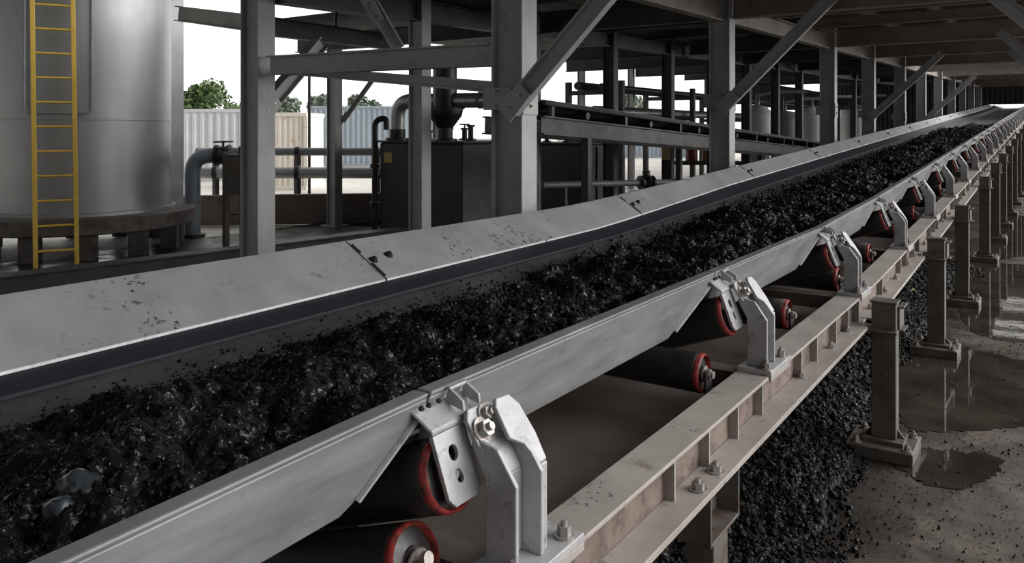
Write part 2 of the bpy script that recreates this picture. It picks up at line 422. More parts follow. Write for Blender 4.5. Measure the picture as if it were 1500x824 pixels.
def coal_h(x, y):
    """coal surface, depth below eye level"""
    edge = np.interp(y, [0.5, 6.0], [2.53, 2.66])
    a = -x - edge + 0.07 * (vnoise(x * 0 + 3, y, 0.5, 3) - 0.5) + 0.05 * (vnoise(x * 0 + 7, y, 0.17, 4) - 0.5)
    base = np.interp(a, [-1.40, -1.25, -1.0, -.70, -.40, -.15, 0.0, 0.12], [.745, .765, .765, .760, .805, .856, .888, .95])
    amp = np.clip((0.08 - a) / 0.26, 0, 1)
    h = base - amp * (0.05 * (vnoise(x, y, 0.33, 11) - 0.5) * 2 + 0.05 * (vnoise(x, y, 0.12, 12) - 0.5) * 2 + 0.50 * lumps(x, y, 0.10, 21) + 0.55 * lumps(x, y, 0.045, 31) + 0.6 * lumps(x, y, 0.021, 41) + 0.010 * (vnoise(x, y, .014, 43) - .5) - 0.045)
    return h

YCOAL = 26.5
def rise_np(y):
    t = np.maximum(0, y - 5.2); return np.where(t > 0, 0.0425 * (np.sqrt(t * t + 0.25) - 0.5), 0)

def np_mesh(name, V, Fa, mat, smooth=False):
    me = bpy.data.meshes.new(name)
    k = Fa.shape[1]
    me.vertices.add(len(V)); me.vertices.foreach_set('co', np.ascontiguousarray(V, dtype=np.float32).ravel())
    me.loops.add(Fa.size); me.loops.foreach_set('vertex_index', np.ascontiguousarray(Fa, dtype=np.int32).ravel())
    me.polygons.add(len(Fa)); me.polygons.foreach_set('loop_start', np.arange(0, Fa.size, k, dtype=np.int32))
    try: me.polygons.foreach_set('loop_total', np.full(len(Fa), k, dtype=np.int32))
    except Exception: pass
    me.update(calc_edges=True); me.validate()
    me.polygons.foreach_set('use_smooth', [smooth] * len(me.polygons))
    me.materials.append(M[mat])
    o = bpy.data.objects.new(name, me); C.objects.link(o); ORG[o.name] = (0, 0, 0); return o

def grid_faces(ny, nx):
    q = np.arange(ny * nx).reshape(ny, nx)
    return np.stack([q[:-1, :-1], q[:-1, 1:], q[1:, 1:], q[1:, :-1]], -1).reshape(-1, 4)

t = (1 + 5 ** 0.5) / 2
ICO = np.array([(-1, t, 0), (1, t, 0), (-1, -t, 0), (1, -t, 0), (0, -1, t), (0, 1, t), (0, -1, -t), (0, 1, -t), (t, 0, -1), (t, 0, 1), (-t, 0, -1), (-t, 0, 1)]) / math.sqrt(1 + t * t)
ICOF = np.array([(0, 11, 5), (0, 5, 1), (0, 1, 7), (0, 7, 10), (0, 10, 11), (1, 5, 9), (5, 11, 4), (11, 10, 2), (10, 7, 6), (7, 1, 8), (3, 9, 4), (3, 4, 2), (3, 2, 6), (3, 6, 8), (3, 8, 9), (4, 9, 5), (2, 4, 11), (6, 2, 10), (8, 6, 7), (9, 8, 1)])

def rocks(P, R):
    """angular lumps at points P with radii R -> vertices, triangles"""
    n = len(P); V = np.repeat(ICO[None], n, 0) * (1 + 0.32 * rng.uniform(-1, 1, (n, 12, 1)))
    V = V * rng.uniform(0.78, 1.15, (n, 1, 3))
    q = rng.normal(size=(n, 4)); q /= np.linalg.norm(q, axis=1, keepdims=True)
    w, x, y, z = q.T
    Rm = np.stack([1 - 2 * (y * y + z * z), 2 * (x * y - z * w), 2 * (x * z + y * w), 2 * (x * y + z * w), 1 - 2 * (x * x + z * z), 2 * (y * z - x * w),
                   2 * (x * z - y * w), 2 * (y * z + x * w), 1 - 2 * (x * x + y * y)], -1).reshape(n, 3, 3)
    V = np.einsum('nij,nkj->nki', Rm, V) * R[:, None, None] + P[:, None, :]
    Fa = ICOF[None] + (np.arange(n) * 12)[:, None, None]
    return V.reshape(-1, 3), Fa.reshape(-1, 3)

def tri(Fq): return np.concatenate([Fq[:, [0, 1, 2]], Fq[:, [0, 2, 3]]])

ys = [-1.0]
while ys[-1] < YCOAL: ys.append(ys[-1] + (0.010 if ys[-1] < 4.5 else 0.010 + (ys[-1] - 4.5) * 0.004))
ys = np.array(ys); xs = np.linspace(-2.76, -1.22, 150)
X, Y = np.meshgrid(xs, ys)
Hh = coal_h(X, Y); Hh = np.minimum(Hh, belt_h(X) + 0.012)
V = np.stack([X, Y, CAMH - Hh + rise_np(Y)], -1).reshape(-1, 3); Fa = tri(grid_faces(len(ys), len(xs)))
n = 90000
yy = -0.8 + (YCOAL + 0.8) * rng.uniform(0, 1, n) ** 2.2; xx = rng.uniform(-2.72, -1.24, n)
rr = np.clip(rng.lognormal(-5.35, 0.5, n), 0.0025, 0.030) * np.interp(yy, [.8, 3.0], [.62, 1.0]) * (1 + 0.045 * np.maximum(yy - 3, 0))
de = -xx - np.interp(yy, [0.5, 6.0], [2.53, 2.66])
rr *= np.interp(de, [-.1, .08], [1.0, 0.6])
ok = rng.uniform(0, 1, n) < np.interp(de, [-.03, .03, .10], [1, 0.35, .03])
xx, yy, rr = xx[ok], yy[ok], rr[ok]
zz = CAMH - np.minimum(coal_h(xx, yy), belt_h(xx) - rr * .4) + rise_np(yy) + rr * 0.25
V2, F2 = rocks(np.stack([xx, yy, zz], -1), rr)
o = np_mesh('coal', np.concatenate([V, V2]), np.concatenate([Fa, F2 + len(V)]), 'coal')
tag(o, 'wet black crushed coal heaped along the conveyor belt', 'coal', kind='stuff')

M['coal_blue'] = dirty('blue_grey_coal', (0.03, 0.036, 0.046), (0.06, 0.07, 0.085), (0.25, 0.5), 0.0, (0.012, 0.012, 0.013), (0.5, 0.62), 30.0)
for px, py, h, rad, lab in ((115, 716, .735, .044, 'rounded bluish coal lump lying on the coal near the lower left corner'), (88, 748, .74, .032, 'smaller bluish coal lump just below the rounded one, lower left')):
    p_ = bp(px, py, F * h / (py - H0))
    bm = bmesh.new(); bmesh.ops.create_icosphere(bm, subdivisions=3, radius=rad)
    for v in bm.verts:
        d_ = v.co.normalized(); k_ = 1 + .12 * math.sin(d_.x * 5 + px) * math.cos(d_.y * 4) + .07 * math.sin(d_.z * 11 + d_.x * 7)
        v.co = Vector((v.co.x * 1.05, v.co.y * .9, v.co.z * .85)) * k_
    mb = MB(); mb.add([v.co + p_ for v in bm.verts], [[v.index for v in f.verts] for f in bm.faces]); bm.free()
    tag(mb.build('coal_lump', 'coal_blue', smooth=35), lab, 'coal lump')

# ------------------------------------------------------------------ left skirt plates
ljoints = [-1.0, -0.18, 3.02, 6.2] + [6.2 + 3.22 * k for k in range(1, 16)]
ljoints = [-1.0] + [j for j in ljoints if j > 1][0:18]
def left_bot(y):     # the plates get narrower towards the far end
    t_ = min(1, max(0, (y - 0.5) / 8.0)); return (-2.77 - 0.15 * t_, 0.778 - 0.06 * t_)
for i in range(len(ljoints) - 1):
    y0, y1 = ljoints[i], ljoints[i + 1] - 0.012
    mb = MB(); n = 8
    vs = []; fs = []
    rows = [y0 + (y1 - y0) * k / n for k in range(n + 1)]
    for y in rows:
        bx, bh = left_bot(y)
        pr = [(-3.16, .655), (-3.155, .597), (-3.11, .590), (bx, bh), (bx + .004, bh + .012), (-3.107, .604), (-3.143, .609), (-3.148, .655)]
        vs += [(x, y, zc(y, h)) for x, h in pr]
    k = len(pr)
    for j in range(n):
        for q in range(k):
            q2 = (q + 1) % k; fs.append((j * k + q, (j + 1) * k + q, (j + 1) * k + q2, j * k + q2))
    fs.append(list(range(k))); fs.append([n * k + q for q in range(k - 1, -1, -1)])
    mb.add(vs, fs)
    lab = ['speckled grey steel skirt plate at the near end of the left side',
           'grey steel skirt plate on the left side, second from the near end'][i] if i < 2 else \
          'grey steel skirt plate on the left side of the belt, %s from the near end' % ORD[i]
    r = thing('skirt_plate', lab, 'conveyor skirt', (-3.1, (y0 + y1) / 2, zc((y0 + y1) / 2, .66)), 'left skirt plates')
    mb.build('plate', 'skirt_steel', r, bevel=0.002)
    if i > 0:
        nrm = Vector((.5, 0, .86))
        for dy, u in ((-0.045, .55), (0.075, .5)):
            if dy < 0 and i == 0: continue
            y = y0 + 0.06 + dy * 0.5
            bx, bh = left_bot(y); px_, ph = -3.11 + (bx + 3.11) * u, .59 + (bh - .59) * u
            MB().bolt((px_, y + (0.07 if dy > 0 else -0.0), zc(y, ph)), nrm, 0.017, 0.014).build('bolt', 'dark_metal', r)
        # splice strap over the joint
        bx, bh = left_bot(y0)
        for f0, f1 in ((0.12, 0.34), (0.62, 0.95)):
            a = Vector((-3.11 + (bx + 3.11) * f0, y0 - .0, zc(y0, .59 + (bh - .59) * f0))) + nrm * 0.003
            b_ = Vector((-3.11 + (bx + 3.11) * f1, y0 - .0, zc(y0, .59 + (bh - .59) * f1))) + nrm * 0.003
            w = Vector((0, 0.007, 0))
            MB().hexa([a, b_, b_ + w, a + w], [a + nrm * .005, b_ + nrm * .005, b_ + w + nrm * .005, a + w + nrm * .005]).build('splice_strap', 'dark_metal', r)
    # rubber sealing strip under this plate
    mb = MB(); vs = []; fs = []
    rows = [y0 + (y1 + .012 - y0) * q / n for q in range(n + 1)]
    for y in rows:
        bx, bh = left_bot(y); ex = -2.655 - 0.085 * min(1, max(0, (y - .5) / 6))
        eh = float(belt_h(ex)) - 0.012
        pr = [(bx - .03, bh + .0), (ex, eh - .012), (ex, eh), (bx - .03, bh + .012)]
        vs += [(x, y, zc(y, h + .004)) for x, h in pr]
    for j in range(n):
        for q in range(4):
            q2 = (q + 1) % 4; fs.append((j * 4 + q, (j + 1) * 4 + q, (j + 1) * 4 + q2, j * 4 + q2))
    mb.add(vs, fs + [(0, 1, 2, 3), tuple(n * 4 + q for q in (3, 2, 1, 0))])
    mb.build('sealing_strip', 'rubber_strip', r)

# ------------------------------------------------------------------ right skirt plates
IDL = [1.38 + 1.83 * k for k in range(29)]
rj = [-0.45] + IDL
for i in range(len(rj) - 1):
    y0, y1 = rj[i] + 0.004, rj[i + 1] - 0.004
    ym = (y0 + y1) / 2
    r = thing('skirt_plate', ('scuffed grey steel skirt plate at the near end of the right side' if i == 0 else
              'grey steel skirt plate on the right side of the belt, %s from the near end' % ORD[i]), 'conveyor skirt', (-1.18, ym, zc(ym, .8)), 'right skirt plates')
    low = 0.80
    def P(y, h, off=0.0):
        x = -1.16 - (h - .6) * 0.30 + off
        return Vector((x, y, zc(y, h + (0.03 * max(0, (1.2 - y)) if i == 0 else 0))))
    cut = 0.17 if i == 0 else 0.30
    seq = [(y0, .6), (y1, .6), (y1, .628), (y1 - cut, low - 0.02), (y1 - cut - .04, low), (y0 + .10, low), (y0, low - .05)]
    mb = MB()
    a = [P(y, h) for y, h in seq]; b_ = [P(y, h, -.010) for y, h in seq]
    k = len(seq); mb.add(a + b_, [list(range(k)), list(range(2 * k - 1, k - 1, -1))] + [(q, (q + 1) % k, k + (q + 1) % k, k + q) for q in range(k)])
    mb.hexa([P(y0, .6), P(y1, .6), P(y1, .6, -.045), P(y0, .6, -.045)], [P(y0, .588), P(y1, .588), P(y1, .588, -.045), P(y0, .588, -.045)])
    mb.build('plate', 'skirt_outer', r, bevel=0.005)
    mb = MB()           # folded lip along the slanted end
    c0, c1 = P(y1 - .012, .628), P(y1 - cut, low - .02)
    out = Vector((.013, .0, -.003)); th_ = (c1 - c0).normalized().cross(out.normalized()) * .008
    mb.hexa([c0, c1, c1 + out, c0 + out], [c0 + th_, c1 + th_, c1 + out + th_, c0 + out + th_])
    mb.build('folded_lip', 'bracket_steel', r, bevel=0.002)

# ------------------------------------------------------------------ stringer rails
def rail_label(side): return 'long dusty beige steel I-beam rail under the roller brackets on the right' if side > 0 else 'steel I-beam rail hidden along the left underside of the conveyor'
for side in (1, -1):
    xm = -1.0125 if side > 0 else -3.30
    W = 0.0675
    pr = [(xm - W, .99), (xm + W, .99), (xm + W, 1.004), (xm + .007, 1.004), (xm + .007, 1.150), (xm + W, 1.150), (xm + W, 1.166),
          (xm - W, 1.166), (xm - W, 1.150), (xm - .007, 1.150), (xm - .007, 1.004), (xm - W, 1.004)]
    if side > 0:
        r = thing('stringer_rail', rail_label(1), 'rail', (xm, 20, zc(20, 1.166)))
        mb = MB(); mb.sweep(pr, yrange(-0.8, YEND, 0.5)); mb.build('beam', 'rail_paint', r, bevel=0.003)
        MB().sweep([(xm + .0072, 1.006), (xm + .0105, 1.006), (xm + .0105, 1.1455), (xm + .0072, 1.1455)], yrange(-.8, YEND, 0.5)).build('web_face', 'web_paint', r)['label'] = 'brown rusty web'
        y = 0.5; k = 0
        while y < 30 and k < 95:
            mb = MB(); mb.sweep([(xm + .007, 1.004), (xm + .045, 1.004), (xm + .045, 1.15), (xm + .007, 1.15)], [y, y + .01])
            mb.build('stiffener', 'rail_paint', r); y += random.choice([.3, .42, .6, .8]); k += 1
        for y in (2.44, 2.60):
            MB().bolt((xm + .075, y, zc(y, 1.146)), (0, 0, 1), .021, .022).build('flange_bolt', 'bolt', r)
        for k in range(24):
            y = 3.9 + k * 0.52 + random.uniform(-.12, .12)
            MB().bolt((xm + .045, y, zc(y, 1.146)), (0, 0, 1), .017, .02).build('flange_bolt', 'bolt', r)
        LG = [-0.9, 5.14, 7.65, 9.95, 13.4, 16.0, 18.4, 21.0, 24.0, 27.0, 30.0, 33.0, YEND]
        for y0, y1 in zip(LG[:-1], LG[1:]):
            mb = MB(); mb.sweep([(xm + .012, 1.146), (-.896, 1.146), (-.896, 1.168), (-.904, 1.168), (-.904, 1.150), (xm + .012, 1.150)], yrange(y0 + .11, y1 - .12, .6))
            mb.build('ledge_plate', 'rail_paint', r, bevel=.002)
    else:
        o = MB().sweep(pr, yrange(-0.8, YEND, 0.8)).build('stringer_rail', 'rail_paint'); tag(o, rail_label(-1), 'rail')

# deck plate between the rails, below the rollers
o = MB().sweep([(-1.085, 1.180), (-3.225, 1.180), (-3.225, 1.188), (-1.085, 1.188)], yrange(-.8, YEND, 0.8)).build('deck_plate', 'deck_plate')
tag(o, 'brown dusty flat steel deck plate lying between the rails under the rollers', 'deck plate')

# ------------------------------------------------------------------ idlers
A20 = math.radians(20)
def roller(r, name, p, d, length, rad, red=True, cap_label='red rimmed roller end'):
    p, d = Vector(p), Vector(d).normalized()
    b_ = MB().lathe(p, d, [(rad - .006, 0), (rad, .006), (rad, length - .006), (rad - .006, length)], 28, caps=True).build(name, 'roller_rubber', r, smooth=35)
    e = MB().lathe(p - d * .012, d, [(rad * .85, .012), (rad * .87, -.002), (rad * .92, -.008), (rad * 1.0, -.003), (rad * 1.012, .008), (rad * 1.004, .013)], 28, caps=False).build('end_rim', 'red' if red else 'dark_metal', b_, smooth=50)
    e['label'] = cap_label
    MB().lathe(p - d * .014, d, [(.001, .0), (rad * .34, .0), (rad * .38, .006), (rad * .70, .010), (rad * .86, .013)], 24, caps=False).build('hub', 'dark_metal', b_, smooth=30)
    MB().cyl(p - d * (.03 if name == 'wing_roller' else .055), p + d * .01, rad * .2, n=14).build('shaft', 'bolt', b_, smooth=40)
    return b_

def make_idler(y):
    z = lambda h: CAMH - h
    r = thing('troughing_idler', 'x', 'idler', (-1.0, y, z(.99)), 'idlers along the right side of the conveyor')
    # foot
    MB().box(-1.075, -.935, y + .02, y + .31, z(.99), z(.968)).build('foot_plate', 'bracket_steel', r, bevel=.003)
    MB().box(-.943, -.935, y + .02, y + .31, z(1.012), z(.990)).build('foot_clip', 'rail_paint', r, bevel=.002)
    for dx, dy in ((-.965, .265), (-1.05, .265), (-.962, .045)):
        MB().bolt((dx, y + dy, z(.968)), (0, 0, 1), .017, .024).build('foot_bolt', 'bolt', r)
    # post: channel, open side outwards, upper part leaning in over the belt edge
    fl_ = [(-1.045, .968), (-.962, .968), (-.962, .775), (-1.012, .705), (-1.075, .690), (-1.085, .705), (-1.045, .775)]
    mb = MB()
    for yy_ in (.055, .158):
        mb.prism([(x, y + yy_, z(h)) for x, h in fl_], (0, .013, 0))
    for (x0, h0), (x1, h1) in (((-1.045, .968), (-1.045, .775)), ((-1.045, .775), (-1.085, .705))):
        mb.hexa([(x0, y + .068, z(h0)), (x0, y + .158, z(h0)), (x1, y + .158, z(h1)), (x1, y + .068, z(h1))],
                [(x0 + .03, y + .068, z(h0)), (x0 + .03, y + .158, z(h0)), (x1 + .03, y + .158, z(h1)), (x1 + .03, y + .068, z(h1))])
    mb.build('support_post', 'bracket_steel', r, bevel=.004)
    # strap plate: runs up the far side of the post and leans in, clipped top corner
    mb = MB()
    a0, a1, a2 = (-.968, .968), (-.968, .765), (-1.068, .592)
    def q(pt, dx): return [(pt[0] + dx, z(pt[1]))]
    lo = [(-.985, y + .172, z(.968)), (-.985, y + .200, z(.968)), (-.985, y + .200, z(.765)), (-.985, y + .172, z(.765))]
    mb.prism(lo, (.014, 0, 0))
    n_ = Vector((.86, 0, .5)) * .012
    # flatten into one leaning plane
    p0 = Vector((-.985, 0, z(.765))); ax = Vector((-.100, 0, .150)).normalized()
    def L(u, v): return p0 + ax * u + Vector((0, y + v, 0))
    mb.prism([L(-.004, .170), L(-.004, .201), L(.06, .208), L(.135, .200), L(.165, .178), L(.168, .128), L(.15, .115), L(.075, .112), L(.05, .150)], n_)
    mb.build('strap_plate', 'bracket_steel', r, bevel=.004)
    # clamp plate with two bolts
    p0 = Vector((-1.052, y, z(.735)));
    def K(u, v, w=0): return p0 + ax * u + Vector((0, v, 0)) + n_.normalized() * w
    mb = MB(); mb.prism([K(0, .075), K(0, .15), K(.03, .168), K(.09, .168), K(.112, .145), K(.112, .065), K(.09, .05), K(.03, .05)], n_ * 1.1)
    mb.build('clamp_plate', 'bracket_steel', r, bevel=.003)
    MB().bolt(K(.058, .080, .014), n_, .020, .020).build('clamp_bolt', 'bolt', r)
    MB().bolt(K(.086, .112, .014), n_, .016, .016).build('clamp_bolt', 'bolt', r)
    # hanger plate that holds the roller shaft, with real slots
    eu = Vector((0, 1, 0)); ev = Vector((-.055, 0, .145)).normalized()
    pl = plate([(-.04, .02), (-.025, 0), (.055, 0), (.075, .02), (.075, .155), (-.04, .155)],
               [slot(.012, .055, .022, .030, ang=.3), slot(.012, .105, .030, .034)], (-1.062, y, z(.812)), eu, ev, -.012)
    pl.build('hanger_plate', 'bracket_steel', r, bevel=.002)
    top = Vector((-1.062, y, z(.812))) + ev * .155
    mb = MB()
    i0 = Vector((-1.168, y, z(.628)))
    mb.hexa([top + Vector((0, -.04, 0)), top + Vector((0, .11, 0)), i0 + Vector((0, .14, .004)), i0 + Vector((0, -.055, .004))],
            [top + Vector((0, -.04, .011)), top + Vector((0, .11, .011)), i0 + Vector((0, .14, .015)), i0 + Vector((0, -.055, .015))])
    mb.build('hanger_flange', 'bracket_steel', r, bevel=.003)
    # clip on the skirt joint
    mb = MB()
    for yy_ in (.055, .115):
        mb.prism([(-1.160, y + yy_, z(.625)), (-1.105, y + yy_, z(.638)), (-1.108, y + yy_, z(.615)), (-1.150, y + yy_, z(.590))], (0, .008, 0))
    mb.box(-1.165, -1.145, y + .055, y + .123, z(.598), z(.590))
    mb.build('joint_clip', 'bracket_steel', r, bevel=.002)
    mb = MB()
    for yy_ in (-.04, -.015, .02): mb.bolt((-1.150, y + yy_, z(.616)), (.25, 0, .97), .007, .006, washer=False)
    mb.build('rivet', 'dark_metal', r)
    # rollers
    dv = Vector((-math.cos(A20), 0, -math.sin(A20)))
    w = roller(r, 'wing_roller', (-1.120, y + .005, z(.765)), dv, .56, .082)
    roller(r, 'wing_roller', (-3.14, y + .005, z(.765)), Vector((math.cos(A20), 0, -math.sin(A20))), .56, .082)
    MB().cyl((-1.73, y + .005, z(.985)), (-2.53, y + .005, z(.985)), .08, n=24).build('center_roller', 'roller_rubber', r, smooth=40)
    # cross beam carrying the rollers
    MB().prism([(-1.08, y + .10, z(1.02)), (-1.08, y + .20, z(1.02)), (-1.08, y + .20, z(1.03)), (-1.08, y + .11, z(1.03)), (-1.08, y + .11, z(1.10)), (-1.08, y + .10, z(1.10))], (-2.15, 0, 0)).build('cross_angle', 'deck_plate', r, bevel=.002)
    mb = MB()
    for x in (-1.70, -2.56): mb.box(x - .008, x + .008, y - .03, y + .13, z(1.10), z(.95))
    mb.build('roller_bracket', 'dark_metal', r)
    return r
idler0 = make_idler(IDL[0])
for i, y in enumerate(IDL):
    if i == 0: o = idler0
    else:
        o = copy_tree(idler0); o.location.y = y; o.location.z = zc(y, .99)
    o['label'] = ['large galvanised roller bracket with red rimmed roller at the near end of the rail',
                  'galvanised roller bracket with red rimmed roller, second from the near end, middle of the rail'][i] if i < 2 else \
                 'galvanised roller bracket with its roller, %s along the rail from the near end' % ORD[i]

def make_return(y, tilt=0.0, length=2.02, h=.95):
    z = lambda h_: CAMH - h_
    r = thing('return_roller', 'x', 'roller', (-1.13, y, z(1.06)), 'horizontal rollers under the belt')
    roller(r, 'roller_tube', (-1.145, y, z(h)), (-math.cos(tilt), 0, -math.sin(tilt)), length, .076)
    MB().bolt((-1.128, y, z(h)), (1, 0, 0), .022, .024).build('shaft_nut', 'bolt', r)
    MB().prism([(-1.118, y - .03, z(1.1795)), (-1.118, y + .03, z(1.1795)), (-1.118, y + .03, z(h - .015)), (-1.118, y - .03, z(h - .015))], (.010, 0, 0)).build('drop_bracket', 'dark_metal', r, bevel=.002)
    return r
ret = [1.30, 3.0, 4.2, 5.35, 6.4, 7.6, 8.7, 9.8, 10.9, 12.0]
make_return(ret[0], A20, .5, .925)['label'] = 'low black roller with red rimmed end, under the nearest roller bracket'
ret0 = make_return(ret[1])
for i, y in enumerate(ret[1:]):
    o = ret0 if i == 0 else copy_tree(ret0)
    o.location.y = y; o.location.z = zc(y, 1.06)
    o['label'] = 'low black roller with red rimmed end and hex nut, just ahead of the second bracket' if i == 0 else \
                 'low black roller with red rimmed end under the belt, %s from the near end' % ORD[i + 1]

# ------------------------------------------------------------------ legs under the rail
LEG = [2.675, 5.14, 7.65, 9.95, 13.4, 16.0, 18.4, 21.0, 24.0, 27.0, 30.0, 33.0]
for i, y in enumerate(LEG):
    xo = -0.822
    top = zc(y, 1.015) if i > 0 else zc(y, 1.19)
    lab = 'near support leg bolted under the rail flange at the bottom of the view' if i == 0 else \
          ('grey box support leg with wide floor plate, beside the near puddle' if i == 1 else 'muddy steel support leg of the rail, %s from the near end' % ORD[i])
    r = thing('support_leg', lab, 'support leg', (xo, y, 0), 'support legs along the rail')
    mb = MB()
    if i == 0:
        # channel head under the flange
        mb2 = MB(); zt, zb = zc(y, 1.170), zc(y, 1.375)
        mb2.box(-1.07, -.928, y - .145, y - .133, zb, zt).box(-1.07, -.928, y + .133, y + .145, zb, zt).box(-1.07, -.928, y - .133, y + .133, zb, zb + .012).box(-1.02, -1.008, y - .133, y + .133, zb + .012, zt)
        mb2.build('head_box', 'leg_paint', r, bevel=.003)
        mb.box(-1.04, -.945, y - .07, y + .07, 0.05, zb)
        mb.build('post', 'leg_paint', r, bevel=.005)
        MB().box(-1.10, -.84, y - .15, y + .15, 0, .05).build('floor_plate', 'leg_paint', r, bevel=.008)
        continue
    # H section post
    hw, hd = .066, .058
    mb.box(xo - hw, xo + hw, y - hd, y - hd + .012, 0.10, top).box(xo - hw, xo + hw, y + hd - .012, y + hd, .10, top).box(xo - .006, xo + .006, y - hd + .012, y + hd - .012, .10, top)
    mb.box(xo + hw - .035, xo + hw, y - hd + .012, y + hd - .012, .10, top)
    mb.build('post', 'leg_paint', r, bevel=.004)
    MB().box(xo - hw - .008, xo + hw + .008, y - hd - .008, y + hd + .008, top, top + .012).build('cap_plate', 'leg_paint', r, bevel=.003)
    MB().box(xo - .19, xo + .17, y - .17, y + .17, 0, .075).build('floor_plate', 'leg_paint', r, bevel=.008)
    mb = MB().box(xo - .11, xo + .11, y - .10, y + .10, .075, .10)
    for sx in (-1, 1): mb.prism([(xo + sx * hw, y - .006, .10), (xo + sx * (hw + .04), y - .006, .10), (xo + sx * hw, y - .006, .15)], (0, .012, 0))
    mb.build('gusset', 'leg_paint', r, bevel=.002)
    for sx in (-1, 1):
        for sy in (-1, 1):
            if sx * sy and i < 6: MB().bolt((xo + sx * .135, y + sy * .125, .075), (0, 0, 1), .02, .022).build('anchor_bolt', 'bolt', r)
    zb = zc(y, 1.170)
    MB().box(-1.06, xo + hw + .01, y - .09, y + .07, zb - .014, zb).build('shelf_plate', 'leg_paint', r, bevel=.003)
    MB().bolt((-.93, y - .085, zb), (0, 0, 1), .018, .022).build('shelf_bolt', 'bolt', r)
    mb = MB().box(xo + hw + .001, xo + hw + .012, y + .0, y + .16, zb - .01, top - .02).box(xo + hw + .012, xo + hw + .035, y + .0, y + .16, zb - .01, zb).box(xo + hw + .012, xo + hw + .035, y + .0, y + .16, top - .03, top - .02)
    mb.build('side_channel', 'leg_paint', r, bevel=.002)

# ------------------------------------------------------------------ floor: spilled coal, puddles, grit
nx, ny = 130, 620
xs = np.linspace(-2.5, -0.80, nx); ys = np.linspace(3.0, 13.0, ny); X, Y = np.meshgrid(xs, ys)
def spill_z(X, Y):
    e = np.clip(1 - ((X + 1.66 - .10 * np.sin(Y * 1.7)) / 0.64) ** 2, -1, 1) * np.clip((Y - 3.55) / 1.2, 0, 1) * np.clip((12.8 - Y) / 2, 0, 1)
    e = e + .35 * (vnoise(X, Y, .4, 51) - .5) - .05
    return 0.17 * e
Z = spill_z(X, Y); Z = Z + np.where(Z > 0, .45 * lumps(X, Y, .07, 61) + .6 * lumps(X, Y, .03, 62), 0); Z = np.maximum(Z, -.03)
V = np.stack([X, Y, Z], -1).reshape(-1, 3); Fa = tri(grid_faces(ny, nx))
n = 42000
yy = 3.0 + 9.8 * rng.uniform(0, 1, n) ** 1.6; xx = rng.normal(-1.45, .33, n); rr = np.clip(rng.lognormal(-4.75, .45, n), .004, .03)
sz = spill_z(xx, yy); keep = (sz > -.045) & (xx > -2.4) & (xx < -.7); xx, yy, rr, sz = xx[keep], yy[keep], rr[keep], sz[keep]
sz = sz + np.where(sz > 0, .45 * lumps(xx, yy, .07, 61) + .6 * lumps(xx, yy, .03, 62), 0)
V2, F2 = rocks(np.stack([xx, yy, np.maximum(sz, 0) + rr * .3], -1), rr)
o = np_mesh('coal_spill', np.concatenate([V, V2]), np.concatenate([Fa, F2 + len(V)]), 'coal_dull')
tag(o, 'black coal spilled in a long heap on the floor below the rail', 'coal', kind='stuff')

n = 9000
yy = 2.0 + 10 * rng.uniform(0, 1, n) ** 1.5; xx = -1.3 + 1.55 * rng.uniform(0, 1, n) ** 1.4; rr = np.clip(rng.lognormal(-5.95, .5, n), .0015, .014)
V2, F2 = rocks(np.stack([xx, yy, rr * .3 + .002], -1), rr)
o = np_mesh('grit', V2, F2, 'coal_dull'); tag(o, 'fine black coal grit scattered over the wet floor beside the legs', 'grit', kind='stuff')

def puddle(pts, label, name='puddle', z=.004):
    P2 = [fl(*p) for p in pts]; n = len(P2); out = []
    for i in range(n):           # closed smooth outline with ragged noise
        a, b_, c_, d_ = P2[i - 1], P2[i], P2[(i + 1) % n], P2[(i + 2) % n]
        for k in range(10):
            t_ = k / 10
            p = 0.5 * ((2 * b_) + (c_ - a) * t_ + (2 * a - 5 * b_ + 4 * c_ - d_) * t_ ** 2 + (-a + 3 * b_ - 3 * c_ + d_) * t_ ** 3)
            r_ = .035
            out.append((p.x + random.uniform(-r_, r_) * .6, p.y + random.uniform(-r_, r_), z))
    bm = bmesh.new(); vs = [bm.verts.new(p) for p in out]; es = [bm.edges.new((vs[i], vs[(i + 1) % len(vs)])) for i in range(len(vs))]
    bmesh.ops.triangle_fill(bm, use_beauty=True, edges=es)
    bm.verts.index_update(); mb = MB(); mb.add([v.co for v in bm.verts], [[v.index for v in f.verts] for f in bm.faces]); bm.free()
    o = mb.build(name, 'water'); tag(o, label, 'puddle', 'puddles on the floor')
    for f in o.data.polygons:
        pass
    return o
p_ = fl(1335, 442); mb = MB(); vs = []; fs = []
for j in range(6):
    for i_ in range(5):
        u_, v_ = i_ / 4 - .5, j / 5
        vs.append((p_.x + u_ * .10 * (1 - .6 * abs(v_ - .45)), p_.y + v_ * .05 + .02 * math.sin(u_ * 6), .004 + v_ * .13 + .015 * math.cos(u_ * 7 + v_ * 5)))
fs = [(j * 5 + i_, j * 5 + i_ + 1, j * 5 + i_ + 6, j * 5 + i_ + 5) for j in range(5) for i_ in range(4)]
M['scrap'] = dirty('pale_yellow_scrap', (0.62, 0.48, 0.26), (0.72, 0.60, 0.40), (0.6, 0.8), 0.0, (0.4, 0.28, 0.12), (0.55, 0.7), 12.0)
mb.add(vs, fs); tag(mb.build('scrap', 'scrap', smooth=60, solid=.004), 'small pale yellow crumpled scrap on the floor behind the nearest box leg', 'scrap')
puddle([(1318, 500), (1400, 508), (1500, 530), (1560, 560), (1560, 618), (1490, 625), (1400, 632), (1330, 628), (1312, 590), (1308, 540)], 'large dark puddle reflecting the legs, behind the near floor plate')
puddle([(1325, 655), (1400, 662), (1462, 668), (1464, 690), (1420, 715), (1350, 705), (1318, 685)], 'small dark puddle right beside the near floor plate')
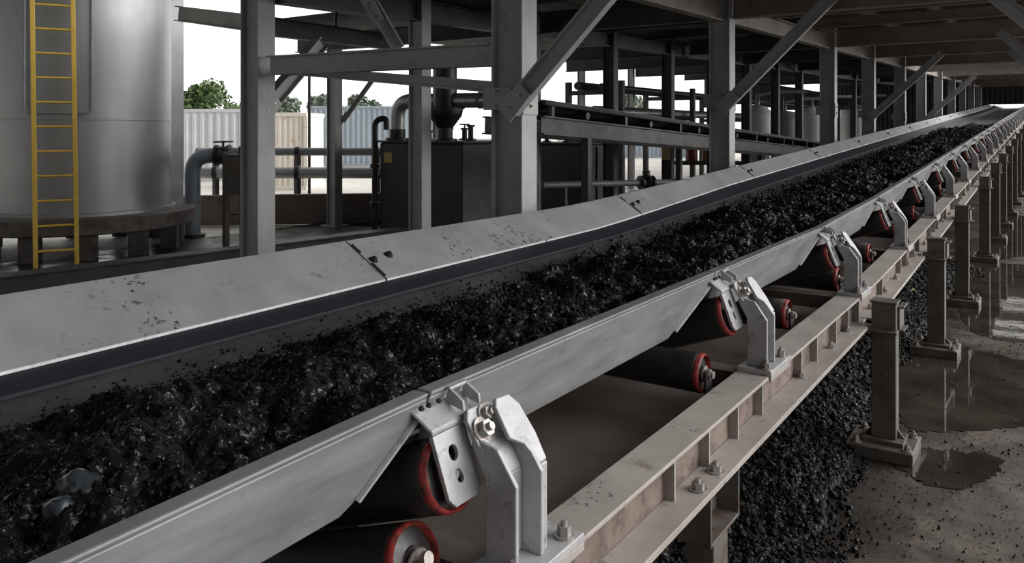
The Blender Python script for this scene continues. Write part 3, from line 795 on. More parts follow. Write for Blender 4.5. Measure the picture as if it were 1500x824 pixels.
puddle([(1418, 385), (1500, 388), (1560, 400), (1560, 490), (1500, 500), (1440, 492), (1412, 470), (1408, 420)], 'long shiny puddle between the middle support legs')
puddle([(1455, 318), (1500, 316), (1560, 330), (1560, 372), (1500, 376), (1450, 372)], 'far shiny puddle beside the distant support legs')

# ------------------------------------------------------------------ steel frame
R1 = [5.37, 10.28, 16.3, 20.4, 25.1, 29.5, 34.2, 39, 44, 49, 54]
X1, X2, X3, XR = -3.62, -6.6, -12.0, 0.72
def hcol(r, x, y, top, dx=.28, dy=.22, mat='column_paint', base=True, joint=None):
    mb = MB(); t_ = .02
    mb.box(x - dx / 2, x - dx / 2 + t_, y - dy / 2, y + dy / 2, .03, top).box(x + dx / 2 - t_, x + dx / 2, y - dy / 2, y + dy / 2, .03, top)
    mb.box(x - dx / 2 + t_, x + dx / 2 - t_, y - dy * .30, y - dy * .30 + .014, .03, top)
    mb.build('shaft', mat, r, bevel=.004)
    if base:
        MB().box(x - dx / 2 - .09, x + dx / 2 + .09, y - dy / 2 - .09, y + dy / 2 + .09, 0, .03).build('base_plate', mat, r, bevel=.004)
    if joint is not None:
        mb = MB(); z0 = joint
        mb.box(x - dx / 2 - .07, x + dx / 2 - .10, y - dy / 2 - .012, y - dy / 2, z0 - .09, z0 + .09)
        mb.box(x + dx / 2, x + dx / 2 + .012, y - dy / 2 - .0, y + dy / 2, z0 - .13, z0 + .13)
        mb.build('joint_plate', mat, r, bevel=.003)
        for a in (-.06, .06):
            MB().bolt((x - .10, y - dy / 2 - .012, z0 + a), (0, -1, 0), .016, .014).build('joint_bolt', 'bolt', r)
            MB().bolt((x + dx / 2 + .012, y, z0 + a), (1, 0, 0), .016, .014).build('joint_bolt', 'bolt', r)

for i, y in enumerate(R1):
    lab = ['thick grey steel column right behind the near belt, with bolted brace joint', 'grey steel column with sunlit edge, second in the row along the belt'][i] if i < 2 else \
          'grey steel column in the row behind the belt, %s from the near end' % ORD[i]
    r = thing('steel_column', lab, 'column', (X1, y, 0), 'columns in the row behind the belt')
    hcol(r, X1, y, zr(y, 1.82), dx=.30 if i == 0 else .28, joint=CAMH + .25 if i == 0 else (CAMH + .38 if i < 5 else None))
R2X = {0: -6.82}
R2 = [5.37, 7.67, 10.28, 12.9, 15.5, 18.1, 20.6, 23.2, 25.8, 29.5, 34]
for i, y in enumerate(R2):
    lab = {0: 'dark grey steel column between the pale tank and the dark boxes, holding a corner brace', 1: 'slim grey column standing in front of the first dark box',
           4: 'dark column with a yellow and pale notice plate, behind the sloping conveyor'}.get(i, 'grey column of the second row behind the belt, %s from the near end' % ORD[i])
    r = thing('steel_column', lab, 'column', (R2X.get(i, X2), y, 0), 'columns in the second row')
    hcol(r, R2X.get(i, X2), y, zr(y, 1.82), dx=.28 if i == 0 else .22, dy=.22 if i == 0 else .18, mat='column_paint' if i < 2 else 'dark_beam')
    if i == 4:
        a = MB().box(X2 - .10, X2 + .10, y - .105, y - .096, CAMH - .62, CAMH - .10); a = a.build('notice_plate', 'sign_pale', r)
        a['label'] = 'pale notice plate'
        MB().box(X2 - .08, X2 + .08, y - .110, y - .105, CAMH - .58, CAMH - .38).build('notice_panel', 'sign_yellow', a)
        MB().box(X2 - .03, X2 + .03, y - .110, y - .105, CAMH - .27, CAMH - .17).build('notice_symbol', 'dark_metal', a)
p = fl(490, 331)
for (x, y, lab, w_, mat) in ((p.x, p.y, 'grey steel column standing on the low concrete wall line, left of the dark boxes', .24, 'column_paint'),
                        (-13.6, 8.75, 'tall grey column directly behind the pale tank', .36, 'column_paint')):
    r = thing('steel_column', lab, 'column', (x, y, 0)); hcol(r, x, y, CAMH + 1.72 if w_ < .3 else CAMH + 3.2, dx=w_, dy=w_ * .8, mat=mat)
for i, y in enumerate([14.6, 18.0, 21.5, 25, 28.5, 33]):
    r = thing('steel_column', 'thin dark column far behind, beyond the sloping conveyor, %s from the left' % ORD[i], 'column', (X3, y, 0), 'thin columns at the far side')
    hcol(r, X3, y, zr(y, 1.82), dx=.2, dy=.16, mat='column_paint', base=False)
for i, y in enumerate(R1[:8]):
    r = thing('steel_column', 'grey steel column on the open right side, outside the picture, %s from the near end' % ORD[i], 'column', (XR, y, 0), 'columns on the open right side')
    hcol(r, XR, y, zr(y, 1.82))

# cross beams and girders
def beam(p, q_, depth, width, mat, name, label, cat, group):
    o = MB().ibeam(p, q_, depth, width).build(name, mat); tag(o, label, cat, group); return o
for i, y in enumerate(R1):
    zz = zr(y, 1.45) + .16
    beam((X1 + .15, y, zz), (XR - .15, y, zz), .32, .16, 'roof_beam', 'cross_beam', 'brown roof beam crossing over the belt, %s from the near end' % ORD[i], 'beam', 'roof beams over the belt')
    if i < 8:
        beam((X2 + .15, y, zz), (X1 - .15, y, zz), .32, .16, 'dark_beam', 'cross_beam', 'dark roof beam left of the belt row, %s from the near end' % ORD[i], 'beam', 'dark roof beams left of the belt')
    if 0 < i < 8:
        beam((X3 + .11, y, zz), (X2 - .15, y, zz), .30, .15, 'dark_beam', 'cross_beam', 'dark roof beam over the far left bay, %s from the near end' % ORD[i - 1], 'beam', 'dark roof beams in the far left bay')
    if i + 1 < len(R1):
        y1 = R1[i + 1]
        for x, mat, nm in ((X1, 'roof_beam', 'above the column row behind the belt'), (X2, 'dark_beam', 'above the second column row')):
            if x == X2 and i > 7: continue
            beam((x, y + .12, zr(y + .12, 1.55)), (x, y1 - .12, zr(y1 - .12, 1.55)), .26, .14, mat, 'roof_girder', 'long roof girder %s, %s span from the near end' % (nm, ORD[i]), 'beam', 'girders ' + nm)
# intermediate joists between main beams
k = 0
for i in range(len(R1) - 1):
    for f in (1 / 3, 2 / 3):
        y = R1[i] + (R1[i + 1] - R1[i]) * f
        if k < 14:
            beam((X1 + .08, y, zr(y, 1.72)), (XR - .08, y, zr(y, 1.72)), .16, .09, 'roof_beam', 'roof_joist', 'light roof joist over the belt, %s from the near end' % ORD[k], 'joist', 'light joists over the belt')
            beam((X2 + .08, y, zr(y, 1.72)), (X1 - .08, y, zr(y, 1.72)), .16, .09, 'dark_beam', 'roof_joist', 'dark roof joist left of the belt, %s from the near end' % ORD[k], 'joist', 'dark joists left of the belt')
        k += 1
for k, x in enumerate((-8.9, -7.9, -5.7, -4.7, -2.6, -1.6, -.6, .3)):
    o = MB().ibeam((x, 4.9, zr(4.9, 1.875)), (x, 30.4, zr(30.4, 1.875)), .14, .08).build('purlin', 'roof_beam' if k > 1 else 'dark_beam')
    tag(o, 'long purlin under the roof deck running with the belt, %s from the left' % ORD[k], 'purlin', 'purlins under the roof')

# knee braces over the belt
def brace(p, q_, w, t_, mat, label, name='knee_brace'):
    p, q_ = Vector(p), Vector(q_)
    r = thing(name, label, 'brace', p)
    MB().ibeam(p, q_, w, t_ * 1.6, .014, .012, up=(0, 0, 1)).build('strut', mat, r, bevel=.003)
    d = (q_ - p).normalized(); n_ = Vector((0, -1, 0)) if abs(d.y) < .5 else Vector((1, 0, 0))
    u = d.cross(n_).normalized()
    c0 = p + n_ * (t_ * .82)
    MB().prism([c0 - d * .06 - u * w * .6, c0 + d * .22 - u * w * .5, c0 + d * .22 + u * w * .5, c0 - d * .06 + u * w * .6], n_ * .012).build('end_plate', mat, r, bevel=.002)
    for a in (.02, .15): MB().bolt(p + n_ * (t_ * .82 + .012) + d * a, n_, .014, .012).build('bolt', 'bolt', r)
for i in (0, 1, 3, 5):
    y = R1[i]; z0 = CAMH + (.16 if i == 0 else .30); run = 1.45 if i else 1.2
    brace((X1 + .10, y - .19, z0), (X1 + .10 + run, y - .19, z0 + run * .98), .15, .05, 'column_paint', 'grey diagonal brace rising from the %s column toward the roof over the belt' % ORD[i])
for i in (1, 2, 3):
    y = R1[i]; z0 = CAMH + .30
    brace((XR - .10, y - .19, z0), (XR - 1.50, y - .19, z0 + 1.40), .15, .05, 'column_paint', 'diagonal brace at the top right corner of the view, %s from the near end' % ORD[i - 1])

# frame between the two column rows on the left
yA = R1[0]
o = MB().ibeam(bp(397, 96, 8.1) , bp(742, 79, 6.5), .19, .13).build('tie_beam', 'column_paint'); tag(o, 'pale grey beam joining the dark column to the thick column, left of centre', 'beam')
o = MB().ibeam(bp(430, 103, 8.6), bp(742, 129, 6.75), .10, .10).build('tie_beam', 'column_paint'); tag(o, 'grey beam slanting down to the thick column joint, below the upper tie beam', 'beam')
a, b_ = bp(383, 165, 8.25), bp(470, 62, 9.0)
brace(a, b_, .16, .08, 'column_paint', 'grey diagonal brace rising right from the dark column past the tie beam')
a, b_ = bp(502, 178, 15.8), bp(545, 118, 15.8)
brace(a, b_, .09, .05, 'column_paint', 'thin diagonal brace against the sky, right of the wall column')
a, b_ = bp(545, 4, 7.6), bp(584, 72, 7.6)
brace(a, b_, .12, .06, 'column_paint', 'short hanging strut under the roof above the pale tie beam')
o = MB().ibeam(bp(262, 20, 11.6), bp(362, 33, 10.4), .22, .14).build('edge_beam', 'column_paint'); tag(o, 'grey roof edge beam across the sky between tank and dark column', 'beam')
A, B = bp(388, 38, 10.2), bp(572, 62, 13.2)
r = thing('edge_beam', 'dark sloping roof edge beam above the pale tie beam', 'beam', (A + B) / 2)
MB().ibeam(A, B, .24, .16).build('girder', 'dark_beam', r)
for f in (.04, .5, .96):
    p_ = A.lerp(B, f); MB().cyl(p_ + Vector((0, 0, .12)), (p_.x, p_.y, zr(p_.y, 1.95)), .02, n=8).build('hanger_rod', 'dark_metal', r)

# ------------------------------------------------------------------ storage tank
TX, TY = -13.0, 6.77
r = thing('storage_tank', 'large pale steel cylindrical tank on a round dark plinth', 'tank', (TX, TY, 0))
zb = CAMH - 1.28
mb = MB(); mb.lathe((TX, TY, zb), (0, 0, 1), [(1.345, 0), (1.345, 1.42), (1.352, 1.425), (1.352, 1.445), (1.345, 1.45), (1.345, 4.0), (1.2, 4.2), (.2, 4.35)], 96)
mb.build('shell', 'tank_steel', r, smooth=30)
MB().lathe((TX, TY, zb), (0, 0, 1), [(1.42, 0), (1.42, .05), (1.352, .055), (1.352, 0.0)], 96).build('base_ring', 'tank_steel', r, smooth=30)
MB().lathe((TX, TY, CAMH - 1.52), (0, 0, 1), [(1.70, 0), (1.73, .02), (1.73, .235), (1.70, .24)], 72).build('plinth', 'plinth', r, smooth=30)
for k in range(12):
    a = 2 * PI * k / 12 + .1
    MB().cyl((TX + 1.42 * math.cos(a), TY + 1.42 * math.sin(a), 0), (TX + 1.42 * math.cos(a), TY + 1.42 * math.sin(a), CAMH - 1.52), .17, n=4).build('pier', 'plinth', r)
vd = Vector((0 - TX, 0 - TY, 0)).normalized(); sd = Vector((-vd.y, vd.x, 0))     # towards camera, sideways (image right)
cen = Vector((TX, TY, 0))
def tp(s_, out, z): return cen + sd * s_ + vd * out + Vector((0, 0, z))
lx = (88 - 118) / F * 11.6
mb = MB(); R_ = .018
ang = lambda s_: math.sqrt(max(0, 1.345 ** 2 - s_ * s_))
pts = [tp(lx - .42, ang(lx - .42) + .05, 4.6), tp(lx - .42, ang(lx - .42) + .05, CAMH + .30), tp(lx - .38, ang(lx - .38) + .05, CAMH + .24), tp(lx + .40, ang(lx + .40) + .06, CAMH + .24), tp(lx + .44, ang(lx + .44) + .05, CAMH + .30), tp(lx + .44, ang(lx + .44) + .05, 4.6)]
MB().tube(pts, R_, 10).build('conduit_loop', 'pipe_grey', r, smooth=60)
# ladder
L0 = tp(lx, 1.88, 0); tilt = -.10
r = thing('ladder', 'tall yellow ladder leaning up the front of the pale tank', 'ladder', L0)
def lp(s_, z): return tp(lx + s_ - .012 * z * 1.2, 1.86 - .075 * z, z)
for s_ in (-.25, .25):
    MB().prism([lp(s_, 0) + sd * a + vd * b_ for a, b_ in ((-.03, -.02), (.03, -.02), (.03, .02), (-.03, .02))], lp(s_, 4.7) - lp(s_, 0)).build('rail', 'yellow', r, bevel=.006)
for k in range(13):
    z = .22 + k * .345
    MB().cyl(lp(-.25, z), lp(.25, z), .017, n=10).build('rung', 'yellow', r, smooth=60)

# kerb beam running along the floor behind the belt
p0, p1 = fl(-120, 450), fl(602, 352)
d = Vector((p1.x - p0.x, p1.y - p0.y, 0)); 
o = MB().ibeam((p0.x, p0.y, .12), (p1.x, p1.y, .12), .24, .30).build('kerb_beam', 'soot'); tag(o, 'long black steel kerb beam lying on the floor in front of the tank', 'kerb')

# ------------------------------------------------------------------ elbow pipe with valve, cabinet
def bend(p, q_, s_, r_, n=8):
    """points rounding the corner q between p and s with radius r"""
    a = (p - q_).normalized(); b_ = (s_ - q_).normalized()
    A, B = q_ + a * r_, q_ + b_ * r_
    return [A * (1 - t_) ** 2 + q_ * 2 * t_ * (1 - t_) + B * t_ ** 2 for t_ in [k / n for k in range(n + 1)]]
Zp = 14.2
a = bp(282, 318, Zp); a.z = 0.0; b_ = bp(282, 228, Zp); c_ = bp(392, 226, Zp)
r = thing('elbow_pipe', 'large blue grey pipe rising from the floor and bending right, with a handwheel valve', 'pipe', (a.x, a.y, 0))
MB().tube([a, a + Vector((0, 0, .25))] + bend(a, b_, c_, .32) + [c_], .135, 20).build('pipe', 'pipe_blue', r, smooth=60)
MB().cyl(a, a + Vector((0, 0, .05)), .22, n=24).build('floor_flange', 'dark_metal', r, smooth=40)
dd = (c_ - b_).normalized(); vpos = b_ + dd * .42
MB().lathe(vpos, dd, [(.19, 0), (.19, .04), (.15, .05), (.17, .12), (.15, .20), (.19, .21), (.19, .25)], 20).build('valve_body', 'dark_metal', r, smooth=40)
MB().cyl(vpos + dd * .125, vpos + dd * .125 + Vector((0, 0, .26)), .02, n=10).build('valve_stem', 'dark_metal', r)
ctr = vpos + dd * .125 + Vector((0, 0, .24))
MB().tube([ctr + dd * .16 * math.cos(t_) + Vector((-dd.y, dd.x, 0)) * .16 * math.sin(t_) for t_ in [2 * PI * k / 20 for k in range(21)]], .016, 8).tube([ctr - dd * .16, ctr + dd * .16], .012).build('handwheel', 'dark_metal', r, smooth=60)
for s_ in (-1, 1): pass
Zb = 12.6
a = bp(331, 365, Zb).xy; b_ = bp(356, 362, Zb).xy
r = thing('control_cabinet', 'grey control cabinet on two thin posts beside the dark column', 'cabinet', ((a.x + b_.x) / 2, (a.y + b_.y) / 2, 0))
for pnt in (a, b_): MB().box(pnt.x - .04, pnt.x + .04, pnt.y - .04, pnt.y + .04, 0, CAMH - .35).build('post', 'leg_paint', r, bevel=.004)
nv = Vector((-CT * .0 + ST, -CT, 0)); rt = Vector((CT, ST, 0)); cc = Vector(((a.x + b_.x) / 2, (a.y + b_.y) / 2, 0)) + rt * .07
def obox(c0, w_, d_, z0, z1): # box facing the camera
    f0 = [c0 - rt * w_ / 2 + nv * d_ / 2, c0 + rt * w_ / 2 + nv * d_ / 2, c0 + rt * w_ / 2 - nv * d_ / 2, c0 - rt * w_ / 2 - nv * d_ / 2]
    return MB().hexa([p_ + Vector((0, 0, z0)) for p_ in f0], [p_ + Vector((0, 0, z1)) for p_ in f0])
obox(cc + nv * .11, .30, .14, CAMH - 1.02, CAMH - .38).build('case', 'leg_paint', r, bevel=.01)
obox(cc + nv * .19, .25, .02, CAMH - .97, CAMH - .43).build('door', 'leg_paint', r, bevel=.004)
MB().cyl(cc + nv * .2 + rt * .08 + Vector((0, 0, CAMH - .72)), cc + nv * .225 + rt * .08 + Vector((0, 0, CAMH - .72)), .02, n=12).build('latch', 'dark_metal', r)
obox(cc, .26, .03, .55, .60).build('cross_rail', 'leg_paint', r)
MB().tube([cc + rt * .02 + Vector((0, 0, CAMH - .40)), cc + rt * .02 + Vector((0, 0, CAMH - .28)), cc + rt * .06 + Vector((0, 0, CAMH - .25)), cc + rt * .10 + Vector((0, 0, CAMH - .3))], .03, 10).build('conduit', 'dark_metal', r, smooth=60)

# low concrete wall
p0, p1 = fl(225, 332), fl(575, 326)
mb = MB(); w_ = Vector((-.05, .2, 0)); A = Vector((p0.x, p0.y, 0)); B = Vector((p1.x, p1.y, 0)); up = Vector((0, 0, .60))
mb.hexa([A, B, B + w_, A + w_], [A + up, B + up, B + w_ + up, A + w_ + up])
mb2 = mb.build('wall_low', 'concrete_wall', bevel=.015); structure(mb2, 'low brown stained concrete wall at the yard edge', 'wall')

# yard pipes on trestles
for k, (y0, y1, rad, lab, Zq, mat) in enumerate(((222, 222, .085, 'upper long grey pipe running across the yard behind the low wall', 17.2, 'pipe_grey'), (253, 253, .12, 'lower thicker grey pipe running across the yard behind the low wall', 16.9, 'pipe_clad'))):
    A, B = bp(288, y0, Zq), bp(640, y1, Zq)
    r = thing('yard_pipe', lab, 'pipe', ((A.x + B.x) / 2, (A.y + B.y) / 2, -.02))
    MB().cyl(A, B, rad, n=20).build('pipe', mat, r, smooth=60)
    for f in (.08, .42, .75):
        p_ = A.lerp(B, f)
        MB().cyl(p_ - (B - A).normalized() * .04, p_ + (B - A).normalized() * .04, rad * 1.35, n=20).build('collar', 'dark_metal', r, smooth=40)
        MB().box(p_.x - .05, p_.x + .05, p_.y - .05, p_.y + .05, -.02, p_.z - rad * .9).build('trestle', 'dark_metal', r)

# dark riser pipe with hook top
a = bp(549, 322, 14.6); a.z = 0
r = thing('riser_pipe', 'thin dark pipe with hooked top rising left of the first dark box', 'pipe', (a.x, a.y, 0))
t1, t2, t3 = bp(549, 176, 14.6), bp(566, 172, 14.6), bp(566, 190, 14.6)
MB().tube([a] + bend(a, t1, t2, .12) + bend(t1, t2, t3, .1) + [t3], .055, 12).build('pipe', 'dark_metal', r, smooth=60)
for z in (.5, 1.2): MB().cyl((a.x, a.y, z), (a.x, a.y, z + .08), .085, n=16).build('coupling', 'dark_metal', r, smooth=40)
MB().cyl(a, a + Vector((0, 0, .06)), .14, n=16).build('floor_flange', 'dark_metal', r)
a = bp(453, 320, 18.5)
o = MB().tube([Vector((a.x, a.y, -.02)), Vector((a.x, a.y, CAMH + 1.25))], .035, 10).build('thin_post', 'dark_metal', smooth=60); tag(o, 'thin dark upright post in the yard, left of the wall column', 'post')

# ------------------------------------------------------------------ dark boxes
def dark_box(x0, x1, y0, y1, top, label, plate_):
    r = thing('equipment_tank', label, 'tank', ((x0 + x1) / 2, (y0 + y1) / 2, 0))
    MB().box(x0, x1, y0, y1, .06, top).build('body', 'box_dark', r, bevel=.035)
    MB().box(x0 - .05, x1 + .05, y0 - .05, y1 + .05, top, top + .04).build('lid', 'box_dark', r, bevel=.008)
    MB().box(x0 - .06, x1 + .06, y0 - .06, y1 + .06, 0, .06).build('skid', 'dark_metal', r, bevel=.008)
    for y in [(y0 + y1) / 2]: MB().box(x1, x1 + .035, y - .03, y + .03, .10, top - .05).build('stiffener', 'box_dark', r, bevel=.006)
    if plate_:
        a_ = MB().box(x0 + .12, x0 + .32, y0 - .012, y0, top - .36, top - .18).build('warning_plate', 'sign_yellow', r); a_['label'] = 'small yellow warning plate'
    # fittings on the lid
    for k, (fx, fy) in enumerate(((.35, .3), (.62, .5), (.85, .3), (.85, .75), (.72, .15))):
        x, y = x0 + (x1 - x0) * fx, y0 + (y1 - y0) * fy; zt = top + .04
        f_ = MB().lathe((x, y, zt), (0, 0, 1), [(.10, 0), (.10, .03), (.05, .035), (.05, .14 + .05 * (k % 3)), (.08, .145 + .05 * (k % 3)), (.08, .18 + .05 * (k % 3))], 16).build('pipe_fitting', 'dark_metal', r, smooth=40)
        if k % 2: MB().tube([(x - .11, y, zt + .24 + .05 * (k % 3)), (x + .11, y, zt + .24 + .05 * (k % 3))], .015).cyl((x, y, zt + .17), (x, y, zt + .25 + .05 * (k % 3)), .015, n=8).build('handle', 'dark_metal', f_)
    return r
r = dark_box(-10.18, -8.26, 10.71, 12.7, CAMH - .23, 'big sooty dark box tank with small yellow plate, left of the thick column', True)
dark_box(-9.9, -8.2, 14.7, 16.05, CAMH - .31, 'second dark box tank, right of the thick column', False)
# lagged pipe over the first box, with elbow down
A = bp(582, 210, 13.9); A.z = CAMH - .19; Bq = bp(582, 148, 13.9); Cq = bp(772, 146, 12.6)
r = thing('lagged_pipe', 'pale lagged pipe running above the first dark box, elbow down at its left end', 'pipe', A)
MB().tube([A] + bend(A, Bq, Cq, .3) + [Cq], .125, 20).build('pipe', 'pipe_clad', r, smooth=60)
dd = (Cq - Bq).normalized()
for t_ in (.35, .9, 1.7): MB().cyl(Bq + dd * t_, Bq + dd * (t_ + .04), .14, n=24).build('band', 'pipe_grey', r, smooth=40)
MB().lathe(A, (0, 0, 1), [(.21, 0), (.21, .05), (.14, .055), (.14, .2)], 20).build('flange', 'dark_metal', r, smooth=40)
p_ = bp(652, 205, 13.3); p_.z = CAMH - .19
r = thing('feed_hopper', 'dark funnel shaped hopper standing on the first dark box under the lagged pipe', 'hopper', p_)
MB().lathe(p_, (0, 0, 1), [(.20, 0), (.20, .04), (.13, .05), (.13, .22), (.28, .42), (.30, .50), (.30, .53)], 24).build('body', 'dark_metal', r, smooth=35)
MB().lathe(p_ + Vector((0, 0, .53)), (0, 0, 1), [(.33, 0), (.33, .03), (.2, .04), (.2, .5), (.2, .9)], 24).build('neck', 'dark_metal', r, smooth=35)

# ------------------------------------------------------------------ second, sloping conveyor
r = thing('sloping_conveyor', 'dark narrow conveyor sloping down to the right behind the column row', 'conveyor', (-5.3, 15, CAMH - .4))
def s2(y): return CAMH + .30 - (y - 7.0) * .0485
for x in (-5.75, -4.95):
    nm = MB().ibeam((x, 7.9, s2(7.9) - .20), (x, 30, s2(30) - .20), .22, .10).build('stringer', 'dark_beam', r)
mb = MB(); mb.sweep([(-4.93, 0), (-5.15, .09), (-5.55, .09), (-5.77, 0), (-5.77, .02), (-5.55, .11), (-5.15, .11), (-4.93, .02)], [7.9, 30], zfun=lambda y, h: s2(y) + .10 - h)
mb.build('belt', 'belt', r)
MB().tube([(-4.9, 7.9, s2(7.9) + .06), (-4.9, 30, s2(30) + .06)], .03, 8).build('edge_rail', 'dark_beam', r)
for k in range(22):
    y = 8.1 + k * .98
    MB().cyl((-4.97, y, s2(y) - .02), (-5.73, y, s2(y) - .02), .05, n=12).build('roller', 'roller_rubber', r, smooth=40)
    if k % 2 == 0: MB().box(-4.96, -4.90, y - .03, y + .03, s2(y) - .09, s2(y) + .08).build('roller_bracket', 'dark_metal', r)
for y in (9.0, 14.0, 19.0, 24.0):
    for x in (-5.75, -4.95): MB().box(x - .05, x + .05, y - .05, y + .05, 0, s2(y) - .31).build('trestle_leg', 'dark_beam', r)

# pipe with valve low behind the belt, right of the thick column
A, B = bp(795, 271, 13.5), bp(1075, 264, 15.5)
r = thing('valve_pipe', 'low horizontal grey pipe with a bulky valve, seen right of the second dark box', 'pipe', ((A.x + B.x) / 2, (A.y + B.y) / 2, 0))
MB().cyl(A, B, .055, n=14).build('pipe', 'pipe_grey', r, smooth=60)
v = A.lerp(B, (937 - 795) / 280.0); dd = (B - A).normalized()
MB().lathe(v - dd * .14, dd, [(.13, 0), (.13, .04), (.08, .05), (.15, .14), (.08, .23), (.13, .24), (.13, .28)], 20).cyl(v, v + Vector((0, 0, .22)), .07, n=14).build('valve', 'dark_metal', r, smooth=40)
for f in (.1, .52, .9):
    p_ = A.lerp(B, f); MB().box(p_.x - .04, p_.x + .04, p_.y - .04, p_.y + .04, 0, p_.z - .04).build('stand', 'dark_metal', r)

# distant plant seen under the sloping conveyor and between the columns
def vessel(px, Z, rad, z0, z1, mat, label):
    p_ = bp(px, 190, Z); r = thing('process_vessel', label, 'vessel', (p_.x, p_.y, 0))
    MB().lathe((p_.x, p_.y, z0), (0, 0, 1), [(rad * .3, 0), (rad, .3), (rad, z1 - z0 - .2), (rad * .6, z1 - z0), (rad * .1, z1 - z0 + .05)], 28).build('shell', mat, r, smooth=35)
    for k in range(4):
        a = PI / 4 + k * PI / 2; MB().cyl((p_.x + rad * .8 * math.cos(a), p_.y + rad * .8 * math.sin(a), 0), (p_.x + rad * .8 * math.cos(a), p_.y + rad * .8 * math.sin(a), z0 + .35), .05, n=8).build('leg', 'dark_metal', r)
    MB().tube([(p_.x, p_.y, z1), (p_.x, p_.y, z1 + .35), (p_.x + .4, p_.y + .3, z1 + .45), (p_.x + 1.2, p_.y + .9, z1 + .45)], .06, 10).build('outlet_pipe', 'pipe_grey', r, smooth=60)
vessel(1110, 24, .42, .9, 2.6, 'container_white', 'white upright vessel far behind, just right of the second column')
vessel(1150, 27, .5, .8, 2.5, 'pipe_grey', 'grey upright vessel far behind, between second and third columns')
vessel(1190, 30, .5, .9, 2.7, 'container_white', 'white upright vessel far behind, just left of the third column')
vessel(1250, 36, .55, .9, 3.0, 'pipe_clad', 'silvery upright vessel far behind, right of the third column')
def drum(px, py, Z, rad, h_, mat, label):
    p_ = bp(px, py, Z); r = thing('drum', label, 'drum', (p_.x, p_.y, p_.z))
    MB().lathe(p_, (0, 0, 1), [(rad, 0), (rad * 1.03, .02), (rad, .04), (rad, h_ * .33), (rad * 1.03, h_ * .36), (rad, h_ * .39), (rad, h_ * .7), (rad * 1.03, h_ * .73), (rad, h_ * .76), (rad, h_ - .03), (rad * 1.03, h_ - .01), (rad * 1.0, h_)], 24).build('body', mat, r, smooth=40)
    MB().cyl(p_ + Vector((rad * .5, 0, h_)), p_ + Vector((rad * .5, 0, h_ + .02)), rad * .12, n=12).build('bung', 'dark_metal', r)
W_ = bp(1030, 236, 20.0)
r = thing('work_bench', 'dark steel bench behind the second column, drums standing on it', 'bench', (W_.x, W_.y, 0))
mb = obox(Vector((W_.x, W_.y, 0)), 1.9, .7, W_.z - .08, W_.z); mb.build('top', 'dark_beam', r, bevel=.006)
for s_ in (-1, 1):
    for t_ in (-1, 1): obox(Vector((W_.x, W_.y, 0)) + rt * .85 * s_ + nv * .28 * t_, .07, .07, 0, W_.z - .08).build('leg', 'dark_beam', r)
obox(Vector((W_.x, W_.y, 0)), 1.8, .6, .35, .40).build('shelf', 'dark_beam', r)
drum(1013, 236, 20, .15, .42, 'red', 'reddish drum standing on the dark bench, left of the orange one')
drum(1036, 236, 20, .13, .40, 'orange', 'orange drum in the middle of the dark bench')
drum(1052, 236, 20, .12, .30, 'container_white', 'white drum at the right end of the dark bench')
p_ = fl(1046, 285); drum(1046, 285, F * CAMH / 95, .2, .6, 'yellow', 'yellow drum on the floor beside the second column')

r = thing('pipe_rack', 'dark pipe rack with many pipes, far behind the sloping conveyor', 'pipe rack', (-10.2, 31, 0))
for y in (19, 24, 29, 34, 39, 44):
    for x in (-11.0, -9.4): MB().box(x - .07, x + .07, y - .07, y + .07, 0, CAMH + 1.3).build('post', 'dark_beam', r)
    for h in (-.35, .35, 1.0): MB().box(-10.93, -9.47, y - .06, y + .06, CAMH + h - .06, CAMH + h + .06).build('cross_bar', 'dark_beam', r)
for x, h, rad, mat in ((-10.8, .52, .10, 'dark_metal'), (-10.4, .50, .08, 'pipe_grey'), (-10.0, .53, .11, 'dark_beam'), (-9.65, .48, .06, 'pipe_clad'), (-10.7, -.2, .09, 'pipe_grey'), (-10.2, -.17, .12, 'dark_beam'), (-9.7, -.22, .07, 'orange'), (-10.5, 1.17, .11, 'dark_beam'), (-9.8, 1.14, .08, 'dark_metal')):
    MB().cyl((x, 18.6, CAMH + h), (x, 45, CAMH + h), rad, n=14).build('pipe', mat, r, smooth=60)

# yard beyond
def container(pxl, pxr, Z, top, mat, label, depth=2.4):
    c0 = bp((pxl + pxr) / 2, 190, Z); c0.z = 0; w_ = (pxr - pxl) / F * Z; c0 = c0 - nv * depth / 2
    r = thing('shipping_container', label, 'container', (c0.x, c0.y, -.02))
    n = max(6, int(w_ / .28)); mb = MB()
    prof = []
    for k in range(n):
        x0 = -w_ / 2 + w_ * k / n; s_ = w_ / n
        prof += [(x0, 0), (x0 + s_ * .35, 0), (x0 + s_ * .5, -.05), (x0 + s_ * .85, -.05)]
    prof += [(w_ / 2, 0), (w_ / 2, -depth), (-w_ / 2, -depth)]
    mb.prism([c0 + rt * x + nv * (depth / 2 + y_) + Vector((0, 0, .12)) for x, y_ in prof], (0, 0, top - .24)); mb.build('body', mat, r)
    for z0, z1 in ((-.02, .12), (top - .12, top)): obox(c0, w_ + .06, depth + .06, z0, z1).build('frame_rail', mat, r, bevel=.01)
    for s_ in (-1, 1): obox(c0 + rt * s_ * (w_ / 2) + nv * (depth / 2), .12, .12, .12, top - .12).build('corner_post', mat, r)
container(258, 362, 30, CAMH + .78, 'container_white', 'pale grey container in the yard left of the dark column')
container(399, 448, 25.5, CAMH + .55, 'container_cream', 'bright cream container with rust stains in the yard right of the dark column')
container(452, 640, 42, CAMH + 1.25, 'shed_blue', 'long blue grey corrugated container behind the wall column', 4)
container(820, 880, 46, CAMH + .4, 'container_white', 'white container in the yard seen past the second dark box')
container(890, 1010, 55, CAMH + .9, 'shed_blue', 'blue grey container in the far yard under the sloping conveyor', 4)

